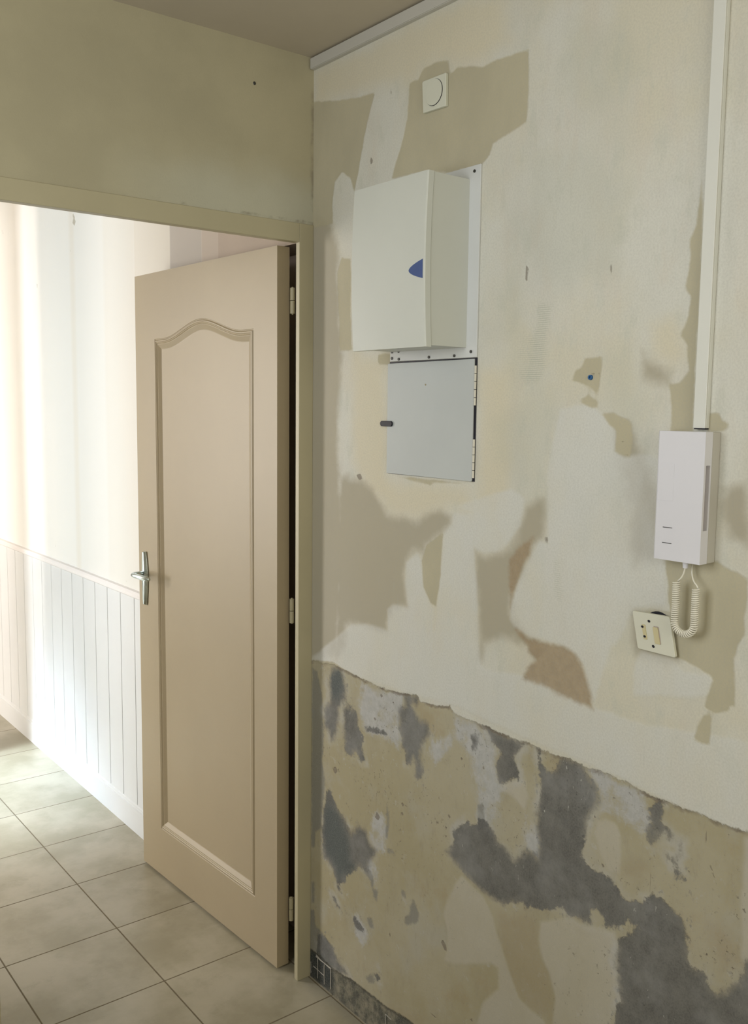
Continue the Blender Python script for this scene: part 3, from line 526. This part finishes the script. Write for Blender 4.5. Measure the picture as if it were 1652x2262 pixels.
# ------------------------------------------------------------------ floor tiles
def tiles():
    n = N('ceramic_tiles'); s_, x0_, y0_, g = .3383, -.3445, .2253, .0042
    xyz = n.new('ShaderNodeSeparateXYZ'); n.link(n.P, xyz.inputs[0])
    def dist(v, o_):
        u = n.math('DIVIDE', n.math('SUBTRACT', v, o_), s_); fr = n.math('FRACT', n.math('ADD', u, 100.0))
        return n.math('MULTIPLY', n.math('MINIMUM', fr, n.math('SUBTRACT', 1, fr)), s_), n.math('FLOOR', n.math('ADD', u, 100.0))
    dx, ix = dist(xyz.outputs[0], x0_); dy, iy = dist(xyz.outputs[1], y0_)
    d = n.math('MINIMUM', dx, dy); d = n.math('MULTIPLY_ADD', n.math('SUBTRACT', n.noise(60, 3), .5), .0012, d)
    grout = n.math('SUBTRACT', 1, n.ramp(d, g/2-.0006, g/2+.0006))
    cb = n.new('ShaderNodeCombineXYZ'); n.link(ix, cb.inputs[0]); n.link(iy, cb.inputs[1]); wn = n.new('ShaderNodeTexWhiteNoise'); n.link(cb.outputs[0], wn.inputs[0])
    tone = n.ramp(wn.outputs['Value'], 0, 1, False, .95, 1.04)
    mt = n.ramp(n.noise(3.6, 6, .6), .36, .64); c = n.mix(mt, TILE_A, TILE_B)
    c = n.mix(n.math('MULTIPLY', n.ramp(n.noise(9, 6, .7, off=(3, 8, 1)), .50, .75), .45), c, TILE_C)
    c = n.mix(1.0, c, n.mix(1.0, (1, 1, 1), (1, 1, 1)), 'MULTIPLY')
    hs = n.new('ShaderNodeHueSaturation'); n.link(c, hs.inputs['Color']); n.link(tone, hs.inputs['Value']); c = hs.outputs[0]
    # dust by the stripped wall
    du = n.math('MULTIPLY', n.ramp(n.math('MULTIPLY_ADD', n.math('SUBTRACT', n.noise(14, 5, .7), .5), .07, xyz.outputs[0]), -.06, -.005), n.math('SUBTRACT', 1, n.ramp(xyz.outputs[1], 0, .03)))
    c = n.mix(n.math('MULTIPLY', du, .6), c, (.22, .21, .17))
    c = n.mix(grout, c, GROUT); n.color(c); n.rough(n.ramp(grout, 0, 1, False, .30, .9)); n.b.inputs['Specular IOR Level'].default_value = .5
    n.bump(n.math('ADD', n.ramp(d, 0, g/2+.001), n.math('MULTIPLY', n.noise(30, 4), .12)), .8, .0012)
    return n.m
tag(obj('floor', bx(((-4.3, -3.3, -.1), (.12, 5.1, 0))), tiles()), kind='structure')
# ------------------------------------------------------------------ wainscot of the corridor
m_wains = paint('wainscot_paint', WAINS, .45, .03, 2, .15, 90)
bm = bmesh.new(); gp = .1286; y = 1.146-gp; g0 = .0036
while y < 4.9:
    a = y; prism(bm, [(-.006, a), (-.0175, a+.0002), (-.0185, a+.0014), (-.0185, y+gp-g0-.0012), (-.0175, y+gp-g0), (-.006, y+gp-g0)], 2, .085, .918); y += gp
box(bm, (-.0082, 1.0175, .085), (-.006, 5.0, .918))
tag(obj('trim_1', bm, m_wains), 'white tongue and groove wainscot boards along the corridor wall', kind='structure')
m_rail = paint('rail_paint', (.80, .77, .76), .4, .02, 2, .1)
tag(obj('trim_2', prism(bmesh.new(), [(-.008, .912), (-.020, .912), (-.026, .918), (-.028, .930), (-.022, .938), (-.008, .9395)], 1, 1.0, 5.0), m_rail), 'white moulded dado rail capping the corridor wainscot', kind='structure')
bm = prism(bmesh.new(), [(-.008, 0), (-.027, 0), (-.027, .092), (-.023, .094), (-.0225, .104), (-.016, .110), (-.008, .110)], 1, 1.0, 5.0)
tag(obj('baseboard_corridor', bm, paint('skirting_paint', WAINS, .45, .03, 2, .1)), kind='structure')
# ------------------------------------------------------------------ door frame
m_frame = paint('cream_gloss', FRAME, .42, .04, 2.5, .2, 60)
XR, XL = -.0445, -.853
zt = 2.050
def jamb(xi, xo, sgn):
    # plan outline: front return, stop, rebate
    return [(xo, -.003), (xi, -.003), (xi+sgn*.001, .024), (xi+sgn*.034, .026), (xi+sgn*.036, .062), (xo, .062)]
bm = bmesh.new()
prism(bm, [(0, -.003), (XR, -.003), (XR, .014), (-.006, .016), (-.006, .050), (0, .050)], 2, 0, 2.098)
prism(bm, [(-.903, -.003), (XL, -.003), (XL, .022), (XL-.034, .025), (XL-.034, .055), (-.903, .055)], 2, 0, 2.098)
def prism_x(bm, pts, a, b): return prism(bm, pts, 0, a, b)
prism_x(bm, [(-.003, zt), (-.003, 2.098), (.055, 2.098), (.055, zt+.024), (.026, zt+.022), (.022, zt)], XL, XR)
box(bm, (XR, .03, zt+.024), (-.006, .05, 2.098))
box(bm, (-.887, .03, zt+.024), (XL, .055, 2.098))
tag(obj('trim_3', bm, m_frame, bevel=.0015), 'cream painted door frame around the open doorway', kind='structure')
# ------------------------------------------------------------------ door leaf
ang = math.atan2(-.035, .835)
door = empty('door_1', (-.064, .075, .008), 'cream panelled interior door with a chrome lever standing open into the corridor', 'door')
door['kind'] = 'structure'
door.rotation_euler.z = -math.atan2(-.035, .835)   # local +y runs along the leaf
m_leaf = paint('door_paint', LEAF, .42, .03, 2, .12, 50)
LW, LH, LT = .8357, 2.041, .040
# local frame: y along leaf, x = thickness (0 visible face, +LT back), z up
def scallop():
    pts = []
    zb, z_t = .168, 1.830
    pts += [(.115, zb), (.700, zb)]
    for k in range(33):
        u = .700-(.700-.115)*k/32
        s = max(0, 1-abs(u-.405)/.235); pts.append((u, z_t+.047*(s*s*(3-2*s))))
    return pts
def inset(pts, d):
    n_ = len(pts); out = []
    for i in range(n_):
        a, b, c = Vector(pts[i-1]), Vector(pts[i]), Vector(pts[(i+1) % n_])
        e1 = (b-a).normalized(); e2 = (c-b).normalized(); n1 = Vector((-e1.y, e1.x)); n2 = Vector((-e2.y, e2.x))
        m_ = (n1+n2).normalized(); out.append(tuple(b+m_*d/max(.35, m_.dot(n1))))
    return out
base = scallop()
prof = [(0, 0), (.0015, .0022), (.003, .0022), (.0065, -.0028), (.0095, -.0030), (.0115, -.0004), (.0142, -.0012), (.0162, .0018), (.019, .0012), (.0325, .0118), (.035, .0128)]
bm = bmesh.new(); rings = []
for d, dep in prof:
    dep *= .62
    rings.append([bm.verts.new((dep, u, z)) for u, z in (inset(base, d) if d else base)])
for A, B in zip(rings, rings[1:]):
    for i in range(len(A)):
        bm.faces.new((A[i], A[(i+1) % len(A)], B[(i+1) % len(A)], B[i]))
for r_ in rings[1:-1]: pass
fi = bm.faces.new(rings[-1])
rect = [bm.verts.new((0, u, z)) for u, z in ((0, 0), (LW, 0), (LW, LH), (0, LH))]
ed = []
for i in range(4): ed.append(bm.edges.new((rect[i], rect[(i+1) % 4])))
for i in range(len(rings[0])):
    ed.append(bm.edges.get((rings[0][i], rings[0][(i+1) % len(rings[0])])))
bmesh.ops.triangle_fill(bm, use_beauty=True, use_dissolve=False, edges=ed)
bk = [bm.verts.new((LT, u, z)) for u, z in ((0, 0), (LW, 0), (LW, LH), (0, LH))]
bm.faces.new(bk)
for i in range(4): bm.faces.new((rect[i], rect[(i+1) % 4], bk[(i+1) % 4], bk[i]))
leaf = obj('leaf', bm, m_leaf, door)
# hinges: paired knuckles, upper on the leaf, lower on the frame
for z0 in (1.899, 1.050, .172):
    bm = bmesh.new()
    c = (LT+.001+.0005, -.012)
    cyl(bm, c, 2, .0068, z0+.0012, z0+.034, 14); cyl(bm, c, 2, .0035, z0+.034, z0+.0365, 14, .002)
    hg = obj('hinge', bm, m_frame, door, smooth=False)
    bm = bmesh.new(); cyl(bm, c, 2, .0068, z0-.034, z0-.0008, 14); cyl(bm, c, 2, .002, z0-.0365, z0-.034, 14, .0035)
    obj('knuckle', bm, m_frame, hg)
# handle
def metal(name, c, r):
    n = N(name); n.color(n.mix(n.ramp(n.noise(40, 4), .3, .7), sc(c, .85), c)); n.rough(r); n.b.inputs['Metallic'].default_value = 1; return n.m
m_chrome = metal('worn_chrome', (.72, .82, .86), .25)
hd = bmesh.new()
oz = 1.0305; zz = [(-.092, .0065), (-.088, .0085), (-.05, .0145), (0, .0195), (.03, .0185), (.06, .0145), (.088, .0095), (.092, .007)]
outl = [(.786+w_, oz+dz) for dz, w_ in zz]+[(.786-w_, oz+dz) for dz, w_ in zz[::-1]]
n_ = len(outl)
lo = [hd.verts.new((-.0005, u, z)) for u, z in outl]; mid_ = [hd.verts.new((-.005, u, z)) for u, z in outl]
hi_ = [hd.verts.new((-.0115, .786+(u-.786)*.45, oz+(z-oz)*.975)) for u, z in outl]
hd.faces.new(lo); hd.faces.new(hi_[::-1])
for A, B in ((lo, mid_), (mid_, hi_)):
    for i in range(n_): hd.faces.new((A[i], A[(i+1) % n_], B[(i+1) % n_], B[i]))
handle = obj('handle', hd, m_chrome, door, bevel=.0008)
lv = [(-.008, .786, oz+.016), (-.030, .786, oz+.017), (-.045, .783, oz+.018), (-.054, .772, oz+.018), (-.056, .755, oz+.018), (-.052, .725, oz+.017), (-.045, .695, oz+.015), (-.040, .682, oz+.014)]
bm = tube(bmesh.new(), lv, [.009, .008, .0078, .0078, .008, .0085, .0085, .005], 14)
obj('lever', bm, m_chrome, handle, smooth=True)
# ------------------------------------------------------------------ consumer unit on the right wall
m_plast = paint('cabinet_white', BOXW, .38, .02, 3, .06, 200)
m_plate = paint('plate_white', PLATEW, .5, .03, 6, .1, 100)
m_black = paint('black_plastic', (.012, .012, .02), .5, .1)
m_screw = paint('screw_dark', (.05, .05, .045), .45, .2, metal=.3)
fb = empty('fuse_box', (0, -.47, 1.732), 'white wall mounted fuse box cover with a blue half oval on its door', 'fuse box')
o3 = (0, -.47, 1.732)
obj('back_plate', bx(((0, -.629, 1.733), (-.0045, -.334, 2.134)), off=o3), m_plate, fb, bevel=.0012)
bm = bmesh.new(); hp = [(-.0045, 1.7550)]+[(-.1045-.0065*(1-((z_-1.930)/.178)**2), z_) for z_ in [1.7550+(2.1075-1.7550)*k/12 for k in range(13)]]+[(-.0045, 2.1075)]
prism(bm, [(x_, z_-o3[2]) for x_, z_ in hp], 1, -.5965-o3[1], -.350-o3[1])
obj('housing', bm, m_plast, fb)
# slightly bowed door shell
bm = bmesh.new(); K = 12; zc = 1.930; hz = .178; fr, bkv = [], []
for k in range(K+1):
    z = 1.7515+(2.1085-1.7515)*k/K; bow = .0065*(1-((z-zc)/hz)**2)
    for y_ in (-.598, -.5955, -.346, -.3435):
        ex = .0025 if y_ in (-.598, -.3435) else 0
        fr.append(bm.verts.new((-.1225-bow+ex, y_-o3[1], z-o3[2]))); bkv.append(bm.verts.new((-.1062-bow, y_-o3[1], z-o3[2])))
for k in range(K):
    for j in range(3):
        a = k*4+j; bm.faces.new((fr[a], fr[a+1], fr[a+5], fr[a+4])); bm.faces.new((bkv[a+1], bkv[a], bkv[a+4], bkv[a+5]))
    for j in (0, 3):
        a = k*4+j; bm.faces.new((fr[a], fr[a+4], bkv[a+4], bkv[a]))
for k in (0, K):
    for j in range(3):
        a = k*4+j; bm.faces.new((fr[a], fr[a+1], bkv[a+1], bkv[a]))
dr = obj('door', bm, m_plast, fb)
m_blue = paint('blue_label', (.055, .095, .26), .4, .05)
bm = bmesh.new(); P_ = []
for k in range(15):
    t = -1+2*k/14; P_.append((-.5925+.0445*(1-abs(t)**1.8), 1.9125+.0195*t-.002))
vv = [bm.verts.new((-.1298, y_-o3[1], z-o3[2])) for y_, z in P_]; v2 = [bm.verts.new((-.1280, y_-o3[1], z-o3[2])) for y_, z in P_]
bm.faces.new(vv); bm.faces.new(v2[::-1])
for i in range(len(vv)): bm.faces.new((vv[i], vv[(i+1) % len(vv)], v2[(i+1) % len(vv)], v2[i]))
tag(obj('marking', bm, m_blue, dr), 'blue half oval marking at the edge of the door')
for y_, z in [(-.611, 2.1216), (-.6122, 1.7455), (-.56, 1.7385), (-.4756, 1.7386), (-.3425, 1.7405), (-.368, 1.7378), (-.367, 1.7562), (-.3425, 1.7555)]:
    obj('screw', cyl(bmesh.new(), (y_-o3[1], z-o3[2]), 0, .0034, -.0046, -.0062, 12), m_screw, fb)
# ------------------------------------------------------------------ access hatch
m_hatch = paint('hatch_grey', HATCH, .5, .03, 4, .08, 150)
ht = empty('access_hatch', (0, -.47, 1.466), 'flat pale grey metal access hatch with a black latch below the fuse box', 'hatch')
o3 = (0, -.47, 1.466)
fr_ = bx(((0, -.6285, 1.4655), (-.0012, -.3300, 1.7325)), off=o3); obj('gap_shade', fr_, m_black, ht)  # black sheet standing in for the dark gap around the hatch door
pn = prism(bmesh.new(), [(y_-o3[1], z-o3[2]) for y_, z in ((-.326, 1.4665), (-.326, 1.7285), (-.612, 1.7300), (-.6225, 1.7300), (-.6225, 1.4680), (-.62, 1.4655))], 0, -.0012, -.0042)
dpan = obj('door', pn, m_hatch, ht, bevel=.0008)
for za, zb_ in ((1.630, 1.716), (1.473, 1.558)):
    bm = bmesh.new(); k_ = 5; st = (zb_-za)/k_
    for k in range(k_): cyl(bm, (-.0035, -.6262-o3[1]), 2, .0027, za+k*st+.0006-o3[2], za+(k+1)*st-.0006-o3[2], 10)
    obj('hinge', bm, paint('hinge_cream', (.62, .60, .52), .4), ht)
obj('screw', cyl(bmesh.new(), (-.4649-o3[1], 1.6768-o3[2]), 0, .0022, -.004, -.0050, 10), paint('brass_speck', (.30, .26, .15), .5), dpan)
bm = bmesh.new(); lp = []
for k in range(24):
    t = 2*math.pi*k/24; lp.append((-.3263+(.0165 if math.cos(t) > 0 else -.0165)+.0062*math.cos(t)-o3[1], 1.5855+.0066*math.sin(t)-o3[2]))
obj('latch', prism(bm, lp, 0, -.0042, -.0085), m_black, dpan, bevel=.001)
# ------------------------------------------------------------------ round blanking plate by the ceiling
m_sw = paint('blanking_white', (.62, .63, .54), .45, .03, 5, .06, 120)
sw = empty('blanking_plate', (0, -.481, 2.274), 'small square off-white wall plate with a round cap high above the fuse box', 'wall plate')
o3 = (0, -.481, 2.274)
pl_ = obj('plate', prism(bmesh.new(), [(-.5195-o3[1], 2.2745-o3[2]), (-.4445-o3[1], 2.2765-o3[2]), (-.4400-o3[1], 2.342-o3[2]), (-.4430-o3[1], 2.3455-o3[2]), (-.5185-o3[1], 2.3445-o3[2])], 0, 0, -.009), m_sw, sw, bevel=.002)
obj('gap', cyl(bmesh.new(), (-.4815-o3[1], 2.3120-o3[2]), 0, .0283, -.0088, -.0093, 40), m_black, sw)
obj('cap', cyl(bmesh.new(), (-.4802-o3[1], 2.3127-o3[2]), 0, .0276, -.0088, -.0100, 40), m_sw, sw, bevel=.0004)
# ------------------------------------------------------------------ cable trunking
m_trunk = paint('trunking_white', TRUNK, .4, .02, 3, .05)
ct = tag(obj('cable_trunking', bx(((0, -1.190, 1.5945), (-.0095, -1.166, 2.4835)), ((-.0095, -1.1895, 1.5945), (-.0125, -1.1665, 2.4835))), m_trunk, bevel=.0012), 'white vertical cable trunking rising from the intercom to the ceiling', 'cable trunking')
obj('slit_shade', bx(((0, -1.1885, 1.5925), (-.0105, -1.1675, 1.5947))), m_black, ct)  # black strip painting in the dark slit between trunking and intercom
tag(obj('cable_trunking', bx(((0, -2.9, 2.486), (-.012, -.004, 2.5135)), ((-.012, -2.9, 2.487), (-.0145, -.004, 2.5125))), paint('ceiling_trunking', (.50, .49, .45), .45, .02), bevel=.0012), 'pale horizontal cable trunking running along the wall under the ceiling', 'cable trunking')
# ------------------------------------------------------------------ intercom
m_ic = paint('intercom_white', INTERCOM, .4, .015, 3, .04, 200)
m_icb = paint('intercom_recess', (.42, .36, .33), .6, .05)
ic = empty('intercom', (0, -1.178, 1.368), 'white door intercom unit hanging on the wall under the vertical trunking', 'intercom')
o3 = (0, -1.178, 1.368)
bm = prism(bmesh.new(), [(0, -1.115-o3[1]), (-.0225, -1.115-o3[1]), (-.0225, -1.2125-o3[1]), (0, -1.2125-o3[1])], 2, 0, .2205)
obj('base', bm, paint('intercom_base', (.50, .485, .44), .45, .03), ic, bevel=.0015)  # base toned darker than the handset to paint in the shaded flank
# front shell with a grip recess cut in its right flank
def shell(z0, z1, inset_=0):
    return prism(bmesh.new(), [(-.0235, -1.1195-o3[1]), (-.040, -1.1195-o3[1]), (-.0445, -1.124-o3[1]), (-.0445, -1.2125-o3[1]), (-.0395, -1.2125-o3[1]), (-.0395, -1.2125+inset_-o3[1]), (-.0275, -1.2125+inset_-o3[1]), (-.0275, -1.2125-o3[1]), (-.0235, -1.2125-o3[1])], 2, z0-o3[2], z1-o3[2])
def solid(z0, z1): return prism(bmesh.new(), [(-.0235, -1.1195-o3[1]), (-.040, -1.1195-o3[1]), (-.0445, -1.124-o3[1]), (-.0445, -1.2125-o3[1]), (-.0235, -1.2125-o3[1])], 2, z0-o3[2], z1-o3[2])
def join(*bms):
    out = bmesh.new()
    for b in bms:
        me = bpy.data.meshes.new('t'); b.to_mesh(me); out.from_mesh(me); bpy.data.meshes.remove(me); b.free()
    return out
sh = obj('handset', join(solid(1.3680, 1.4245), shell(1.4245, 1.5335, .007), solid(1.5335, 1.5890)), m_ic, ic)
obj('grip_recess', bx(((-.0390, -1.2060, 1.4250), (-.0280, -1.2040, 1.5330)), off=o3), m_icb, sh)
for z_ in (1.4243, 1.3975):
    obj('button_gap', bx(((-.0444, -1.1570, z_-.0006), (-.0449, -1.1385, z_+.0006)), off=o3), m_screw, ic)
obj('button', bx(((-.0444, -1.1560, 1.4700), (-.0450, -1.1250, 1.5335)), off=o3), m_ic, ic, bevel=.0003)
# coiled cord
m_cord = paint('cord_cream', (.74, .72, .63), .4, .03)
XC = -.030
ctr = []
yl, yr, zbot = -1.1608, -1.1992, 1.2615; rc_ = (yl-yr)/2; ym = (yl+yr)/2
for k in range(60): ctr.append((XC, yl-.0006*math.sin(k/60*3.1), 1.331-(1.331-zbot)*k/60))
for k in range(60):
    t = math.pi*k/60; ctr.append((XC, ym+rc_*math.cos(t), zbot-rc_*math.sin(t)))
for k in range(60): ctr.append((XC, yr, zbot+(1.3245-zbot)*k/59))
ctr = [Vector(p) for p in ctr]; L_ = [0]
for a, b in zip(ctr, ctr[1:]): L_.append(L_[-1]+(b-a).length)
tot = L_[-1]; turns = 52; pts = []; j = 0
for k in range(turns*14+1):
    s_ = tot*k/(turns*14)
    while j < len(L_)-2 and L_[j+1] < s_: j += 1
    f_ = (s_-L_[j])/max(1e-9, L_[j+1]-L_[j]); c0 = ctr[j].lerp(ctr[j+1], f_); t = (ctr[j+1]-ctr[j]).normalized()
    nn = Vector((1, 0, 0)); bb = t.cross(nn); th = 2*math.pi*k/14
    pts.append(c0+.0055*(math.cos(th)*nn+math.sin(th)*bb))
def arc(p0, p1, p2, n_=8): return [Vector(p0)*(1-t)**2+2*Vector(p1)*t*(1-t)+Vector(p2)*t*t for t in [k/n_ for k in range(n_)]]
head = arc((XC, -1.1768, 1.3590), (XC, -1.1745, 1.3420), (XC, -1.1665, 1.3350))+arc((XC, -1.1665, 1.3350), (XC, -1.163, 1.3325), pts[0], 4)
tail = arc(pts[-1], (XC+.004, -1.1990, 1.3290), (XC+.006, -1.1925, 1.3325), 5)+arc((XC+.006, -1.1925, 1.3325), (XC+.010, -1.1840, 1.3390), (XC+.016, -1.1790, 1.3520), 6)+[Vector((XC+.016, -1.1785, 1.3700))]
allp = [p-Vector(o3) for p in head+pts+tail]
bm = tube(bmesh.new(), allp, .0014, 7)
cd = obj('cord', bm, m_cord, ic, smooth=True)
obj('strain_relief', cyl(bmesh.new(), (XC, -1.1768-o3[1]), 2, .0042, 1.3565-o3[2], 1.3685-o3[2], 14, .0052), m_ic, cd)
# ------------------------------------------------------------------ tilted socket plate
m_sock = paint('socket_white', (.66, .66, .56), .45, .03, 6, .06)
m_yel = paint('socket_yellowed', (.60, .54, .33), .45, .05)
sk_ = empty('socket_plate', (0, -1.10, 1.19), 'loose tilted square socket plate beside the coiled cord, with dark screw holes', 'socket plate')
o3 = Vector((0, -1.10, 1.19))
# plate corners, swung slightly off the wall on its right side
A_ = Vector((-.006, -1.0565, 1.2580)); B_ = Vector((-.012, -1.1395, 1.2625)); C_ = Vector((-.010, -1.1540, 1.1915)); D_ = Vector((-.004, -1.0705, 1.1900))
def plate_pt(s, t, lift=0):
    p = (A_*(1-s)+B_*s)*(1-t)+(D_*(1-s)+C_*s)*t; nx = (B_-A_).cross(D_-A_).normalized()
    if nx.x > 0: nx = -nx
    return p+nx*lift-o3
def slab(outl, l0, l1):
    bm = bmesh.new(); lo = [bm.verts.new(plate_pt(s, t, l0)) for s, t in outl]; hi = [bm.verts.new(plate_pt(s, t, l1)) for s, t in outl]
    bm.faces.new(lo[::-1]); bm.faces.new(hi); n_ = len(outl)
    for i in range(n_): bm.faces.new((lo[i], lo[(i+1) % n_], hi[(i+1) % n_], hi[i]))
    return bm
def rr(s0, t0, s1, t1, r=.04, n_=5):
    out = []
    for cx, cy, a0 in ((s1-r, t0+r, -90), (s1-r, t1-r, 0), (s0+r, t1-r, 90), (s0+r, t0+r, 180)):
        for k in range(n_+1):
            a = math.radians(a0+90*k/n_); out.append((cx+r*math.cos(a), cy+r*math.sin(a)))
    return out
def disc(s, t, r): return [(s+r*math.cos(2*math.pi*k/16), t+r*math.sin(2*math.pi*k/16)) for k in range(16)]
obj('plate', slab(rr(0, 0, 1, 1, .05), -.004, .002), m_sock, sk_, bevel=.0008)
for s, t in ((.43, .20), (.45, .84)): obj('screw_hole', slab(disc(s, t, .036), .0015, .0024), m_black, sk_)
ins = obj('insert', slab(rr(.225, .31, .315, .70, .02), .0015, .0034), m_yel, sk_)
for s, t in ((.24, .37), (.265, .62)): obj('screw_hole', slab(disc(s, t, .032), .003, .0042), m_black, ins)
obj('rocker_gap', slab(rr(.535, .30, .675, .75, .02), .0015, .0023), m_icb, sk_)
obj('rocker', slab(rr(.52, .325, .655, .75, .02), .0015, .0036), m_yel, sk_)
obj('hole_disc', cyl(bmesh.new(), (-1.108-o3[1], 1.2350-o3[2]), 0, .0300, -.0004, -.0022, 28), m_black, sk_)  # flat black disc standing in for the dark hole behind the plate
# ------------------------------------------------------------------ wall plug
wp = bmesh.new()
for k in range(14):
    a0, a1 = 2*math.pi*k/14, 2*math.pi*(k+1)/14
    q = [(r_*math.cos(a), r_*math.sin(a), x_) for r_, x_, a in ((.0052, 0, a0), (.0052, 0, a1), (.0048, -.0035, a1), (.0048, -.0035, a0), (.0022, -.0035, a1), (.0022, -.0035, a0), (.0018, -.0008, a1), (.0018, -.0008, a0))]
    v = [wp.verts.new((x_, -.935+yy, 1.6845+zz_)) for yy, zz_, x_ in q]
    wp.faces.new((v[0], v[1], v[2], v[3])); wp.faces.new((v[3], v[2], v[4], v[5])); wp.faces.new((v[5], v[4], v[6], v[7]))
bmesh.ops.remove_doubles(wp, verts=wp.verts, dist=1e-5)
bmesh.ops.holes_fill(wp, edges=wp.edges, sides=0)
tag(obj('wall_plug', wp, paint('plug_blue', (.03, .12, .30), .4, .1)), 'small blue plastic wall plug left in a drilled hole', 'wall plug')
# tiny dark spot in the wall over the door, built as a nail head
bm = bmesh.new(); cyl(bm, (-.177, 2.418), 1, .0045, 0, -.0015, 8, .003); tag(obj('nail', bm, m_screw), 'tiny dark nail head in the wall above the doorway', 'nail')
# ridges of old tile adhesive in the stripped skirting recess
m_ridge = paint('adhesive_ridge', (.42, .40, .36), .85, .1)
def ridges(segs, label):
    bm = bmesh.new()
    for (y0, z0), (y1, z1), r_ in segs:
        n_ = 6; tube(bm, [(-.0008, y0+(y1-y0)*k/n_+random.uniform(-.0005, .0005), z0+(z1-z0)*k/n_) for k in range(n_+1)], [r_*random.uniform(.7, 1.2) for k in range(n_+1)], 6)
    tag(obj('tile_adhesive', bm, m_ridge), label, 'adhesive residue', 'tile adhesive residue along the floor')
ridges([((-.0397, .0728), (-.0402, .0116), .0011), ((-.0723, .070), (-.073, .0109), .0011), ((-.1039, .0726), (-.1046, .0126), .0014), ((-.006, .045), (-.006, .010), .0008),
        ((-.018, .038), (-.0713, .036), .0010), ((-.032, .074), (-.106, .0735), .0016), ((-.032, .079), (-.06, .074), .0012)], 'pale grid of old tile adhesive at the foot of the wall beside the door frame')
ridges([((-.3476, .0724), (-.3482, .004), .0016), ((-.3476, .0724), (-.372, .070), .0012)], 'pale bent ridge of old tile adhesive low on the wall, nearest to the viewer')
